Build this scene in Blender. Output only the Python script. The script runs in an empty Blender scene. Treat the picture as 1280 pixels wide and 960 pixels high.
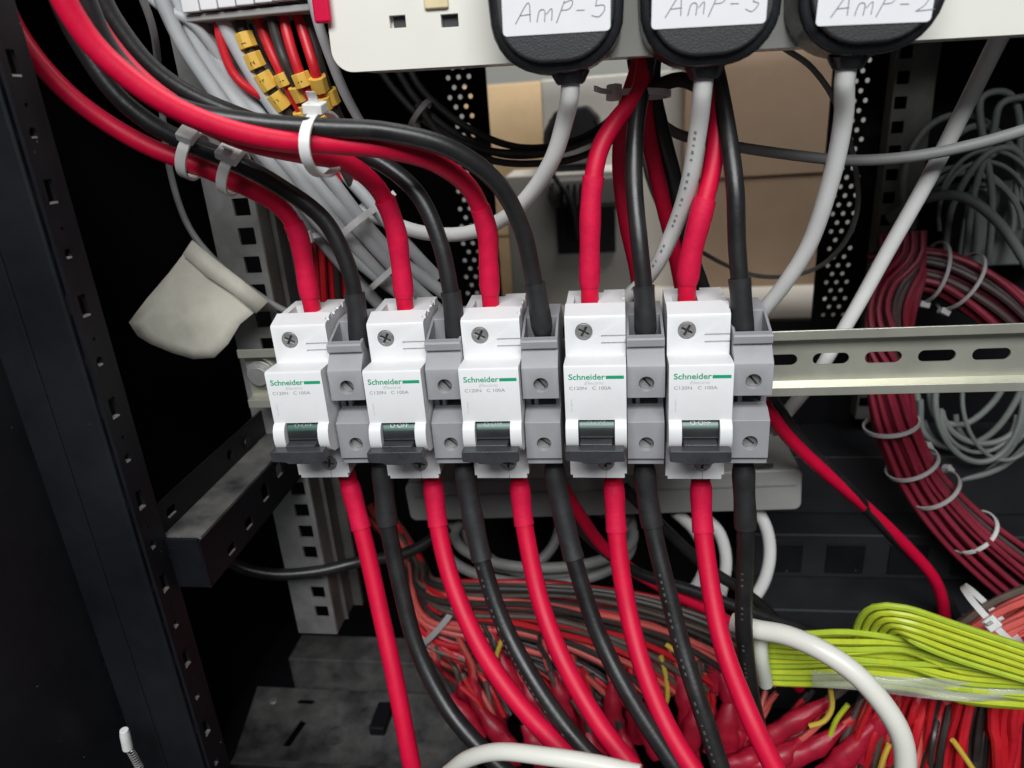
import bpy, bmesh, math, random
from mathutils import Vector, Matrix, Euler
random.seed(7)
S = 0.001                                   # everything below is written in millimetres
# ------------------------------------------------------------------ camera
FPX, CX, CY, CZ = 899.7, 160.05, -294.8, 133.74
YAW, PITCH, ROLL = 0.1502, -0.3703, 0.0716
sc = bpy.context.scene
RM = Matrix.Rotation(YAW, 3, 'Z') @ Matrix.Rotation(PITCH, 3, 'X') @ Matrix.Rotation(ROLL, 3, 'Y')
cd = bpy.data.cameras.new('camera'); cam = bpy.data.objects.new('camera', cd); sc.collection.objects.link(cam)
cd.sensor_width = 36; cd.lens = 36 * FPX / 1280; cd.clip_start = 0.005; cd.clip_end = 50
right, fwd, up = RM.col[0], RM.col[1], RM.col[2]
m3 = Matrix((right, up, -fwd)).transposed()
cam.matrix_world = Matrix.Translation(Vector((CX, CY, CZ)) * S) @ m3.to_4x4()
cd.dof.use_dof = True; cd.dof.focus_distance = 0.335; cd.dof.aperture_fstop = 9.0
sc.camera = cam
# ------------------------------------------------------------------ light
w = bpy.data.worlds.new('World'); sc.world = w; w.use_nodes = True
w.node_tree.nodes['Background'].inputs[0].default_value = (0.86, 0.93, 1, 1)
w.node_tree.nodes['Background'].inputs[1].default_value = 0.06
def area(name, loc, target, sx, sy, power, col=(1, 1, 1)):
    l = bpy.data.lights.new(name, 'AREA'); l.shape = 'RECTANGLE'; l.size = sx; l.size_y = sy; l.energy = power; l.color = col
    o = bpy.data.objects.new(name, l); sc.collection.objects.link(o); o.location = loc
    o.rotation_euler = (Vector(target) - Vector(loc)).to_track_quat('-Z', 'Y').to_euler()
    return o
area('ceiling_lamp', (0.22, -1.15, 1.12), (0.12, 0.0, 0.0), 1.3, 0.6, 36, (0.97, 0.99, 1.0))
area('room_lamp', (0.45, 0.38, 0.95), (0.25, 0.85, 0.0), 0.6, 0.25, 11.0, (1.0, 0.97, 0.92))
sc.view_settings.view_transform = 'Standard'; sc.view_settings.look = 'None'
sc.view_settings.exposure = 0.0; sc.view_settings.gamma = 1.0
# ------------------------------------------------------------------ pixel -> place (the depth is given, in mm)
def ray(px, py): return RM @ Vector(((px - 640) / FPX, 1, -(py - 480) / FPX))
CV = Vector((CX, CY, CZ))
def U(px, py, Y): d = ray(px, py); return CV + d * ((Y - CY) / d.y)
def UX(px, py, X): d = ray(px, py); return CV + d * ((X - CX) / d.x)
def UZ(px, py, Z): d = ray(px, py); return CV + d * ((Z - CZ) / d.z)
# ------------------------------------------------------------------ materials
MAT = {}
def mat(name, col, rough=0.5, metal=0.0, var=0.0, scale=60, bump=0.0, bscale=300, dust=0.0, trans=0.0, sub=0.0, spec=0.5, coat=0.0, flecks=0.0):
    m = bpy.data.materials.new(name); m.use_nodes = True; nt = m.node_tree; b = nt.nodes['Principled BSDF']
    b.inputs['Roughness'].default_value = rough; b.inputs['Metallic'].default_value = metal
    b.inputs['Specular IOR Level'].default_value = spec; b.inputs['Coat Weight'].default_value = coat
    b.inputs['Base Color'].default_value = (*col, 1)
    tc = nt.nodes.new('ShaderNodeTexCoord')
    if trans: b.inputs['Transmission Weight'].default_value = trans
    if sub: b.inputs['Subsurface Weight'].default_value = sub; b.inputs['Subsurface Radius'].default_value = (0.004, 0.002, 0.002)
    if var or dust:
        n = nt.nodes.new('ShaderNodeTexNoise'); n.noise_dimensions = '4D'; n.inputs['Scale'].default_value = scale;
        oi = nt.nodes.new('ShaderNodeObjectInfo'); mm = nt.nodes.new('ShaderNodeMath'); mm.operation = 'MULTIPLY'; mm.inputs[1].default_value = 40; nt.links.new(oi.outputs['Random'], mm.inputs[0]); nt.links.new(mm.outputs[0], n.inputs['W'])
        n.inputs['Detail'].default_value = 6; n.inputs['Roughness'].default_value = 0.65
        nt.links.new(tc.outputs['Object'], n.inputs['Vector'])
        r = nt.nodes.new('ShaderNodeValToRGB'); nt.links.new(n.outputs['Fac'], r.inputs[0])
        r.color_ramp.elements[0].position = 0.32; r.color_ramp.elements[1].position = 0.72
        r.color_ramp.elements[0].color = (*[c * (1 - var) for c in col], 1)
        if dust: r.color_ramp.elements[1].color = (*[c * (1 - dust) + d * dust for c, d in zip(col, (0.22, 0.21, 0.20))], 1)
        else: r.color_ramp.elements[1].color = (*[min(1, c * (1 + var)) for c in col], 1)
        nt.links.new(r.outputs[0], b.inputs['Base Color'])
        if flecks:
            n3 = nt.nodes.new('ShaderNodeTexNoise'); n3.inputs['Scale'].default_value = 260; n3.inputs['Detail'].default_value = 3; nt.links.new(tc.outputs['Object'], n3.inputs['Vector'])
            r3 = nt.nodes.new('ShaderNodeValToRGB'); r3.color_ramp.elements[0].position = 0.755; r3.color_ramp.elements[1].position = 0.775; nt.links.new(n3.outputs['Fac'], r3.inputs[0])
            mx = nt.nodes.new('ShaderNodeMix'); mx.data_type = 'RGBA'; nt.links.new(r3.outputs[0], mx.inputs['Factor']); nt.links.new(r.outputs[0], mx.inputs['A']); mx.inputs['B'].default_value = (flecks, flecks, flecks, 1)
            nt.links.new(mx.outputs['Result'], b.inputs['Base Color'])
        mr = nt.nodes.new('ShaderNodeMapRange'); mr.inputs['To Min'].default_value = max(0.03, rough - 0.10); mr.inputs['To Max'].default_value = min(1, rough + 0.14)
        nt.links.new(n.outputs['Fac'], mr.inputs['Value']); nt.links.new(mr.outputs[0], b.inputs['Roughness'])
    if bump:
        n2 = nt.nodes.new('ShaderNodeTexNoise'); n2.inputs['Scale'].default_value = bscale; n2.inputs['Detail'].default_value = 4
        nt.links.new(tc.outputs['Object'], n2.inputs['Vector'])
        bp = nt.nodes.new('ShaderNodeBump'); bp.inputs['Strength'].default_value = bump; bp.inputs['Distance'].default_value = 0.0004
        nt.links.new(n2.outputs['Fac'], bp.inputs['Height']); nt.links.new(bp.outputs[0], b.inputs['Normal'])
    MAT[name] = m; return m
mat('white_plastic', (0.74, 0.74, 0.745), 0.42, var=0.045, scale=38, bump=0.05, bscale=1500)
mat('white_cheek', (0.78, 0.78, 0.79), 0.3, var=0.02, scale=50)
mat('grey_plastic', (0.30, 0.30, 0.315), 0.45, var=0.06, scale=70, bump=0.06, bscale=1500)
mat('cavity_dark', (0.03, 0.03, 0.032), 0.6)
mat('black_plastic', (0.022, 0.023, 0.025), 0.35, var=0.2, scale=90)
mat('paddle_black', (0.045, 0.045, 0.05), 0.28, var=0.3, scale=120)
mat('green_toggle', (0.012, 0.075, 0.055), 0.3)
mat('print_green', (0.005, 0.34, 0.17), 0.6); mat('print_grey', (0.25, 0.25, 0.26), 0.6); mat('print_pale', (0.50, 0.52, 0.52), 0.6); mat('print_white', (0.8, 0.85, 0.83), 0.5)
mat('steel', (0.46, 0.45, 0.44), 0.38, metal=0.7, var=0.25, scale=200)
mat('zinc', (0.60, 0.595, 0.50), 0.30, metal=0.65, var=0.10, scale=30, bump=0.05, bscale=400)
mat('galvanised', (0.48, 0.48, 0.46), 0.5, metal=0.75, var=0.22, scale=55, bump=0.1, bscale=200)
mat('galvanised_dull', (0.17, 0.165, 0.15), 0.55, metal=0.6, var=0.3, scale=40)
mat('red_cable', (0.62, 0.003, 0.040), 0.46, var=0.10, scale=90, bump=0.2, bscale=500, spec=0.32)
mat('red_sleeve', (0.63, 0.005, 0.050), 0.58, var=0.12, scale=200, bump=0.5, bscale=600, spec=0.28)
mat('black_cable', (0.012, 0.012, 0.013), 0.36, var=0.3, scale=60, dust=0.05, bump=0.2, bscale=500)
mat('black_sleeve', (0.020, 0.020, 0.021), 0.5, var=0.25, scale=150, bump=0.25, bscale=700)
mat('grey_cable', (0.72, 0.72, 0.70), 0.42, var=0.06, scale=60)
mat('data_cable', (0.43, 0.445, 0.45), 0.45, var=0.07, scale=90)
mat('thin_grey', (0.26, 0.26, 0.255), 0.5, var=0.1, scale=90)
mat('dark_grey_cable', (0.07, 0.066, 0.064), 0.5, var=0.15, scale=90)
mat('coil_grey', (0.20, 0.22, 0.205), 0.5, var=0.12, scale=60)
mat('wire_red', (0.55, 0.012, 0.022), 0.38, var=0.12, scale=120)
mat('wire_coral', (0.60, 0.10, 0.085), 0.4, var=0.12, scale=120)
mat('wire_black', (0.035, 0.030, 0.028), 0.4, var=0.2, scale=120)
mat('wire_brown', (0.10, 0.075, 0.06), 0.42, var=0.2, scale=120)
mat('wire_yellow', (0.70, 0.50, 0.07), 0.4, var=0.1, scale=120)
mat('wire_lime', (0.50, 0.58, 0.035), 0.38, var=0.12, scale=120)
mat('wire_green', (0.40, 0.52, 0.035), 0.38, var=0.12, scale=120)
mat('boot_red', (0.42, 0.008, 0.032), 0.42, var=0.25, scale=90, bump=0.9, bscale=110)
mat('loom_red_shaded', (0.20, 0.011, 0.028), 0.5, var=0.25, scale=60)  # wire red darkened to carry the dimness deep in the cabinet
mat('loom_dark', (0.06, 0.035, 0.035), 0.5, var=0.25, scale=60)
mat('marker_yellow', (0.72, 0.44, 0.07), 0.5, var=0.10, scale=160)
mat('jacket_ink', (0.07, 0.07, 0.07), 0.6)
mat('ink', (0.03, 0.03, 0.03), 0.6)
mat('pencil', (0.20, 0.20, 0.24), 0.6)
mat('tie_white', (0.70, 0.70, 0.68), 0.35, var=0.04, scale=200, sub=0.1)
mat('tie_clear', (0.45, 0.42, 0.42), 0.35, var=0.05, scale=200)
mat('strip_white', (0.76, 0.75, 0.68), 0.33, var=0.03, scale=18, bump=0.03, bscale=500)
mat('strip_red', (0.60, 0.004, 0.05), 0.3)
mat('cream', (0.72, 0.60, 0.36), 0.35, var=0.1, scale=100)
mat('plug_black', (0.018, 0.019, 0.022), 0.26, var=0.2, scale=70)
mat('plug_grain', (0.026, 0.027, 0.030), 0.5, bump=0.5, bscale=1600)
mat('sticker', (0.74, 0.74, 0.76), 0.55, var=0.03, scale=60)
mat('tag_paper', (0.72, 0.69, 0.58), 0.7, var=0.14, scale=45, bump=1.0, bscale=55)
mat('cabinet_black', (0.006, 0.0065, 0.009), 0.45, var=0.3, scale=30, dust=0.015, bump=0.08, bscale=900, flecks=0.2, spec=0.3)
mat('cabinet_dusty', (0.020, 0.021, 0.023), 0.55, var=0.2, scale=32, dust=0.75, bump=0.1, bscale=900)
mat('cabinet_grey', (0.0075, 0.0080, 0.0105), 0.40, var=0.35, scale=14, dust=0.02, bump=0.10, bscale=1200, flecks=0.12, spec=0.4)
mat('deep_black', (0.004, 0.004, 0.006), 0.65, var=0.1, spec=0.25)
mat('device_black', (0.010, 0.011, 0.014), 0.6, var=0.3, scale=14, dust=0.05)
mat('pdu_grey', (0.30, 0.30, 0.29), 0.5, var=0.08, scale=25)
mat('cardboard', (0.40, 0.285, 0.20), 0.8, var=0.08, scale=16, bump=0.1, bscale=200)
mat('cardboard_light', (0.52, 0.37, 0.21), 0.75, var=0.14, scale=14)
mat('carton_white', (0.62, 0.60, 0.56), 0.6, var=0.06, scale=10)
mat('room_wall', (0.33, 0.33, 0.31), 0.8, var=0.04, scale=6)
fm = mat('clear_film', (0.8, 0.82, 0.78), 0.08, bump=0.6, bscale=60)
fm.node_tree.nodes['Principled BSDF'].inputs['Alpha'].default_value = 0.28
mat('tape_white', (0.62, 0.64, 0.55), 0.4)
# ------------------------------------------------------------------ mesh helpers
ORG = {}
def link(o): sc.collection.objects.link(o); return o
def tag(o, label, cat, group=None, kind=None):
    if label: o['label'] = label
    if cat: o['category'] = cat
    if group: o['group'] = group
    if kind: o['kind'] = kind
    return o
def thing(name, base, label, cat, group=None):
    o = link(bpy.data.objects.new(name, None)); b = Vector(base); o.location = b * S; ORG[o.name] = b
    o.empty_display_size = 0.01
    return tag(o, label, cat, group)
class G:
    def __init__(s): s.v = []; s.f = []
    def add(s, v, f):
        n = len(s.v); s.v += [Vector(p) for p in v]; s.f += [[i + n for i in q] for q in f]; return s
    def box(s, a, b, M=None):
        x0, y0, z0 = a; x1, y1, z1 = b
        v = [Vector(p) for p in ((x0,y0,z0),(x1,y0,z0),(x1,y1,z0),(x0,y1,z0),(x0,y0,z1),(x1,y0,z1),(x1,y1,z1),(x0,y1,z1))]
        if M: v = [M @ p for p in v]
        return s.add(v, [(0,3,2,1),(4,5,6,7),(0,1,5,4),(1,2,6,5),(2,3,7,6),(3,0,4,7)])
    def prism(s, poly, axis, a, b):
        """poly: 2-D points; axis 0: (y,z) extruded along x; 1: (x,z) along y; 2: (x,y) along z"""
        n = len(poly)
        def P(p, t): return ((t, p[0], p[1]), (p[0], t, p[1]), (p[0], p[1], t))[axis]
        v = [P(p, a) for p in poly] + [P(p, b) for p in poly]
        f = [list(range(n))[::-1], list(range(n, 2 * n))] + [[i, (i + 1) % n, (i + 1) % n + n, i + n] for i in range(n)]
        return s.add(v, f)
    def cyl(s, c, r, h, axis='y', n=24, r2=None):
        r2 = r if r2 is None else r2; c = Vector(c); v = []
        for k, (t, rr) in enumerate(((0, r), (h, r2))):
            for i in range(n):
                a = 2 * math.pi * i / n; x, y = rr * math.cos(a), rr * math.sin(a)
                v.append(c + Vector({'x': (t, x, y), 'y': (x, t, y), 'z': (x, y, t)}[axis]))
        return s.add(v, [list(range(n))[::-1], list(range(n, 2 * n))] + [[i, (i + 1) % n, (i + 1) % n + n, i + n] for i in range(n)])
    def tube(s, path, r, n=12, cap=True):
        P = [Vector(p) for p in path]; N = len(P)
        R = r if isinstance(r, (list, tuple)) else [r] * N
        T = [(P[min(i + 1, N - 1)] - P[max(i - 1, 0)]).normalized() for i in range(N)]
        a = T[0].orthogonal().normalized(); v = []
        for i in range(N):
            a = (a - T[i] * a.dot(T[i])).normalized(); b = T[i].cross(a)
            for k in range(n):
                t = 2 * math.pi * k / n; v.append(P[i] + (a * math.cos(t) + b * math.sin(t)) * R[i])
        f = [[i * n + k, i * n + (k + 1) % n, (i + 1) * n + (k + 1) % n, (i + 1) * n + k] for i in range(N - 1) for k in range(n)]
        if cap: f += [list(range(n))[::-1], [(N - 1) * n + k for k in range(n)]]
        return s.add(v, f)
def mesh_of(g, name, off):
    me = bpy.data.meshes.new(name); me.from_pydata([(p - off) * S for p in g.v], [], g.f)
    bm = bmesh.new(); bm.from_mesh(me); bmesh.ops.recalc_face_normals(bm, faces=bm.faces); bm.to_mesh(me); bm.free()
    return me
def smooth(me, ang=38):
    me.polygons.foreach_set('use_smooth', [True] * len(me.polygons)); me.set_sharp_from_angle(angle=math.radians(ang))
def addbevel(o, wd, seg=2):
    b = o.modifiers.new('bevel', 'BEVEL'); b.width = wd * S; b.segments = seg; b.limit_method = 'ANGLE'; b.angle_limit = math.radians(35); b.harden_normals = True
def mk(name, g, m, parent=None, bevel=0.0, ang=38, base=None):
    """one mesh object; g in world millimetres"""
    if parent is not None: off = ORG[parent.name]
    else:
        if base is None:
            lo = [min(p[k] for p in g.v) for k in range(3)]; hi = [max(p[k] for p in g.v) for k in range(3)]
            base = ((lo[0] + hi[0]) / 2, (lo[1] + hi[1]) / 2, lo[2])
        off = Vector(base)
    me = mesh_of(g, name, off); me.materials.append(MAT[m]); smooth(me, ang)
    o = link(bpy.data.objects.new(name, me)); ORG[o.name] = off
    if parent is not None: o.parent = parent
    else: o.location = off * S
    if bevel: addbevel(o, bevel)
    return o
def obj_from_mesh(name, me, m, parent):
    me.materials.clear(); me.materials.append(MAT[m]); o = link(bpy.data.objects.new(name, me)); o.parent = parent; ORG[o.name] = ORG[parent.name]; return o
def bake(o):
    dg = bpy.context.evaluated_depsgraph_get(); me = bpy.data.meshes.new_from_object(o.evaluated_get(dg)); o.modifiers.clear(); o.data = me
def cut(o, g):
    me = mesh_of(g, 'cutter', ORG[o.name]); c = link(bpy.data.objects.new('cutter', me)); c.parent = o.parent; c.location = o.location
    b = o.modifiers.new('cut', 'BOOLEAN'); b.operation = 'DIFFERENCE'; b.object = c; b.solver = 'EXACT'; b.use_self = True
    bpy.context.view_layer.update(); bake(o); bpy.data.objects.remove(c)
    smooth(o.data)
def rect(x0, y0, x1, y1): return [(x0, y0), (x1, y0), (x1, y1), (x0, y1)]
def rrect(x0, y0, x1, y1, r, n=6):
    o = []
    for cx, cy, a0 in ((x1 - r, y0 + r, -90), (x1 - r, y1 - r, 0), (x0 + r, y1 - r, 90), (x0 + r, y0 + r, 180)):
        for i in range(n + 1):
            a = math.radians(a0 + 90 * i / n); o.append((cx + r * math.cos(a), cy + r * math.sin(a)))
    return o
def circ(cx, cy, r, n=12): return [(cx + r * math.cos(2 * math.pi * i / n), cy + r * math.sin(2 * math.pi * i / n)) for i in range(n)]
def plate(outer, holes, M, thick, bevel=0.0):
    """flat sheet with real holes: outlines in (u,v) mm, M maps (u,v,t) to world mm; t runs 0..thick. Returns G"""
    cu = bpy.data.curves.new('sheet', 'CURVE'); cu.dimensions = '2D'; cu.fill_mode = 'BOTH'; cu.extrude = thick / 2; cu.bevel_depth = bevel
    for poly in [outer] + holes:
        sp = cu.splines.new('POLY'); sp.points.add(len(poly) - 1); sp.use_cyclic_u = True
        for p, q in zip(sp.points, poly): p.co = (q[0], q[1], 0, 1)
    o = link(bpy.data.objects.new('sheet', cu)); dg = bpy.context.evaluated_depsgraph_get()
    me = bpy.data.meshes.new_from_object(o.evaluated_get(dg)); bpy.data.objects.remove(o)
    bm = bmesh.new(); bm.from_mesh(me); bmesh.ops.remove_doubles(bm, verts=bm.verts, dist=0.001)
    g = G(); g.add([M @ Vector((v.co.x, v.co.y, v.co.z + thick / 2)) for v in bm.verts], [[v.index for v in f.verts] for f in bm.faces]); bm.free()
    return g
def XZ(x=0, y=0, z=0):  # u->x, v->z, t->y
    return Matrix(((1, 0, 0, x), (0, 0, 1, y), (0, 1, 0, z), (0, 0, 0, 1)))
def YZ(x=0, y=0, z=0):  # u->y, v->z, t->x
    return Matrix(((0, 0, 1, x), (1, 0, 0, y), (0, 1, 0, z), (0, 0, 0, 1)))
def text_g(s, size, x, y, z, depth=0.06, shear=0.0, sx=1.0, align='LEFT', bold=0.0):
    cu = bpy.data.curves.new('print', 'FONT'); cu.body = s; cu.size = size; cu.extrude = depth / 2; cu.shear = shear; cu.resolution_u = 3; cu.offset = bold; cu.align_x = align
    o = link(bpy.data.objects.new('print', cu)); dg = bpy.context.evaluated_depsgraph_get()
    me = bpy.data.meshes.new_from_object(o.evaluated_get(dg)); bpy.data.objects.remove(o)
    g = G(); g.add([(x + v.co.x * sx, y - v.co.z, z + v.co.y) for v in me.vertices], [list(p.vertices) for p in me.polygons]); return g
def spline(pts, step=3.0):
    """smooth path through 3-D points, evenly sampled"""
    P = [Vector(p) for p in pts]; P = [P[0] * 2 - P[1]] + P + [P[-1] * 2 - P[-2]]; out = []
    for i in range(1, len(P) - 2):
        a, b, c, d = P[i - 1:i + 3]; n = max(2, int((c - b).length / step))
        for k in range(n):
            t = k / n
            out.append(0.5 * ((2 * b) + (c - a) * t + (2 * a - 5 * b + 4 * c - d) * t * t + (3 * b - a - 3 * c + d) * t ** 3))
    out.append(P[-2]); return out
def pxpath(pts, step=3.0): return spline([U(*p) for p in pts], step)
def wobble(path, amp, seed=0):
    r = random.Random(seed); ph = [r.uniform(0, 6.28) for _ in range(6)]; d = 0; out = []
    for i, p in enumerate(path):
        if i: d += (p - path[i - 1]).length
        out.append(p + Vector((math.sin(d / 23 + ph[0]) + 0.6 * math.sin(d / 11 + ph[1]), math.sin(d / 27 + ph[2]), math.sin(d / 19 + ph[4]))) * amp)
    return out
def cable(name, pts, r, m, label, cat='cable', group=None, parent=None, sleeves=(), n=16, wob=0.25, prefix=()):
    path = wobble([Vector(p) for p in prefix] + pxpath(pts), wob, hash(str(pts)) % 1000 if False else len(pts) * 31 + int(pts[0][0]))
    if parent is None and sleeves:
        root = thing(name, path[0], label, cat, group); mk('conductor_jacket', G().tube(path, r, n), m, root)
    elif parent is None:
        root = tag(mk(name, G().tube(path, r, n), m, base=path[0]), label, cat, group)
    else: root = mk(name, G().tube(path, r, n), m, parent)
    L = [0]
    for a, b in zip(path, path[1:]): L.append(L[-1] + (b - a).length)
    for (d0, d1, rr, sm) in sleeves:                       # millimetres along the cable
        idx = [i for i, l in enumerate(L) if d0 <= l <= d1]
        if len(idx) > 2:
            q = [path[i] for i in idx]; rad = [rr + 0.18 * math.sin(i * 0.9) for i in range(len(q))]; rad[0] = r + 0.3
            mk('heat_shrink_sleeve', G().tube(q, rad, n), sm, root)
    return root
def tie(name, c, t, a, b, label, head=0.5, m='tie_white', group='cable ties', tail=9, wd=3.6, up=None, parent=None, hs=1.0):
    """cable tie: flat strap ring round direction t, semi-axes a (along normal n) and b; head sits at angle `head` (turns)"""
    c = Vector(c); t = Vector(t).normalized(); n = Vector(up if up else (0, 0, 1)); n = (n - t * n.dot(t)).normalized(); s = t.cross(n)
    th = 1.1; N = 32; g = G(); v = []
    for i in range(N):
        q = 2 * math.pi * i / N; d = n * math.cos(q); e = s * math.sin(q)
        for rr, tt in ((0, -wd / 2), (0, wd / 2), (th, wd / 2), (th, -wd / 2)):
            v.append(c + d * (a + rr) + e * (b + rr) + t * tt)
    f = [[i * 4 + k, i * 4 + (k + 1) % 4, ((i + 1) % N) * 4 + (k + 1) % 4, ((i + 1) % N) * 4 + k] for i in range(N) for k in range(4)]
    g.add(v, f); q = 2 * math.pi * head
    p = c + n * math.cos(q) * (a + 2.0) + s * math.sin(q) * (b + 2.0)
    rad = (n * math.cos(q) * b + s * math.sin(q) * a).normalized(); tan = t.cross(rad)
    if parent is None: root = thing(name, p, label, 'cable tie', group)
    else: root = parent
    mk('strap', g, m, root)
    M = Matrix((tan, t, rad)).transposed().to_4x4(); M.translation = p
    mk('head', G().box((-3.0 * hs, -3.2 * hs, -1.6), (3.0 * hs, 3.2 * hs, 2.6), M), m, root, bevel=0.7)
    if tail:
        tp = [p + rad * 2, p + rad * (2 + tail * 0.5) + tan * tail * 0.15, p + rad * (2 + tail) + tan * tail * 0.5]
        tg = G()
        for i in range(2):
            A, B = tp[i], tp[i + 1]; w2 = t * (wd * 0.42); k = tan * 0.5
            tg.add([A - w2 - k, A + w2 - k, A + w2 + k, A - w2 + k, B - w2 - k, B + w2 - k, B + w2 + k, B - w2 + k], [(0,1,2,3),(4,7,6,5),(0,4,5,1),(1,5,6,2),(2,6,7,3),(3,7,4,0)])
        mk('tail', tg, m, root)
    return root
def copy_tree(o, parent=None):
    c = o.copy(); link(c); c.parent = parent
    for ch in list(o.children): copy_tree(ch, c)
    return c
# ------------------------------------------------------------------ the cabinet around (setting)
def struct(o): o['kind'] = 'structure'; return o
FLOOR = -330
struct(mk('cabinet_floor', G().box((-165, -60, FLOOR - 4), (620, 500, FLOOR)), 'deep_black'))
struct(mk('cabinet_side_left', G().box((-168, 10, FLOOR), (-165, 500, 239.8)), 'deep_black'))
struct(mk('cabinet_side_right', G().box((620, -20, FLOOR), (623, 500, 239.8)), 'deep_black'))
struct(mk('added_shade_roof', G().box((-165, 40, 240), (620, 500, 243)), 'deep_black'))  # unseen roof, added to keep the front light off the deep interior
# rear panel with the opening, and perforated strips either side of it
rp = thing('rear_frame', (190, 300, FLOOR), 'black sheet rear frame of the cabinet with perforated strips and an open middle', 'frame')
g = G()
for a, b in (((-165, 300, FLOOR), (33, 302, 239.6)), ((58, 300, -48), (67, 302, 239.6)), ((322, 300, -48), (327, 302, 239.6)), ((352, 300, FLOOR), (620, 302, 239.6)), ((33, 300, FLOOR), (352, 302, -48.2))): g.box(a, b)
mk('panel', g, 'deep_black', rp)
def perforated(x0, x1, z0, z1, pitch, r):
    h = []; j = 0; z = z0 + 4
    while z < z1 - 4:
        x = x0 + 4 + (pitch / 2 if j % 2 else 0)
        while x < x1 - 3: h.append(circ(x, z, r, 8)); x += pitch
        z += pitch * 0.87; j += 1
    return plate(rect(x0, z0, x1, z1), h, XZ(0, 300.2, 0), 1.6)
mk('perforated_strip', perforated(33.1, 57.9, -48, 235, 8.2, 1.9), 'deep_black', rp)
mk('perforated_strip', perforated(327.1, 351.9, -48, 235, 7.8, 1.85), 'deep_black', rp)
# front left post: black folded sheet, with the slotted flange
pf = thing('cabinet_frame', (-70, -45, FLOOR), 'black steel cabinet front with folded slotted post and open door', 'cabinet')
ps = mk('front_post', G().prism([(-88.5, -45), (-73.6, -45), (-73.2, -43.8), (-72.8, -45), (-53.5, -45), (-52.6, -44.2), (-52.6, -40), (-54.5, -40), (-54.5, -43), (-86.5, -43), (-86.5, -30), (-88.5, -30)], 2, FLOOR, 330), 'cabinet_grey', pf, bevel=0.8)
h = []
z = -290.0
while z < 320:
    h.append(rect(-41.5, z, -37.2, z + 9)); h.append(circ(-39.5, z + 25.5, 2.0, 10)); h.append(circ(-39.0, z + 35, 0.9, 8)); z += 44.45
mk('slotted_flange', plate(rect(-39.9 - 5, FLOOR, -30, 330), h, YZ(-50.4, 0, 0), 1.5), 'cabinet_black', ps)
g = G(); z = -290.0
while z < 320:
    for q in (G().box((-50.6, -41.4, z + .05), (-48.7, -37.3, z + 0.75)), G().box((-50.6, -40.8, z + 23.6), (-48.7, -38.4, z + 24.3))): mk('lit_edge', q, 'galvanised', ps)  # bare metal strips added as light caught on the slots' lower edges
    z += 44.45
mk('slot_backing', G().box((-53.8, -39.6, FLOOR), (-52.7, -30, 330)), 'cabinet_black', ps)
# open door on the left
dr = mk('door', G().prism([(-96, -36), (-90, -37), (-150, -330), (-162, -330)], 2, FLOOR, 330), 'cabinet_grey', pf, bevel=1.0)
mk('door_slot', G().prism([(-102.0, -92), (-101.2, -92), (-104.2, -106), (-105, -106)], 2, 10, 58), 'deep_black', dr)
ltc = thing('latch_pin', U(158, 930, -60), 'small white latch pin with coil spring at the foot of the open door', 'pin')
p0, p1 = U(155, 912, -60), U(160, 936, -60)
mk('pin', G().tube(spline([p0, p1]), [2.0] * 1 + [2.4] * (len(spline([p0, p1])) - 1), 12), 'tie_white', ltc, bevel=0.4)
sp = []
q0, q1 = U(163, 938, -58), U(176, 962, -58)
for i in range(90):
    t = i / 89; a = t * 2 * math.pi * 9; sp.append(q0.lerp(q1, t) + Vector((math.cos(a) * 1.6, math.sin(a) * 1.6, 0)))
mk('spring', G().tube(sp, 0.35, 6), 'steel', ltc)
# galvanised rack post with square holes
def rack_post(name, x0, x1, hx, y, z0, z1, zh, hs, label, m, m2, ret):
    r = thing(name, ((x0 + x1) / 2, y, z0), label, 'rack post')
    h = []; z = zh
    while z + hs + 2 < z1:
        if z > z0 + 2: h.append(rrect(hx - hs / 2, z, hx + hs / 2, z + hs, 0.5, 2))
        z += 15.875
    mk('face', plate(rect(x0, z0, x1, z1), h, XZ(0, y, 0), 1.8), m, r)
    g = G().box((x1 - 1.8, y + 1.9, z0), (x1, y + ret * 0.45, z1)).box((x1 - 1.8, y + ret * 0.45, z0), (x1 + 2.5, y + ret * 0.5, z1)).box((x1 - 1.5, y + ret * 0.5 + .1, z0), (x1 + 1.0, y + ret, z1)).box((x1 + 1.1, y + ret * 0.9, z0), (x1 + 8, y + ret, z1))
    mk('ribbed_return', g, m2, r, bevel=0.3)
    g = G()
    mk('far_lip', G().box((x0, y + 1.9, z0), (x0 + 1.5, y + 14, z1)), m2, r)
    return r
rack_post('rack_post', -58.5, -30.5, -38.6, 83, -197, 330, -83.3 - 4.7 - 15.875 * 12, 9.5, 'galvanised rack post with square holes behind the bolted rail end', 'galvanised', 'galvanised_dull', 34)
rack_post('rack_post', 352, 378, 357.5, 262, -120, 330, -300, 8.0, 'dull grey rack post with square holes beside the tan cardboard carton', 'galvanised_dull', 'galvanised_dull', 20)
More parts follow.
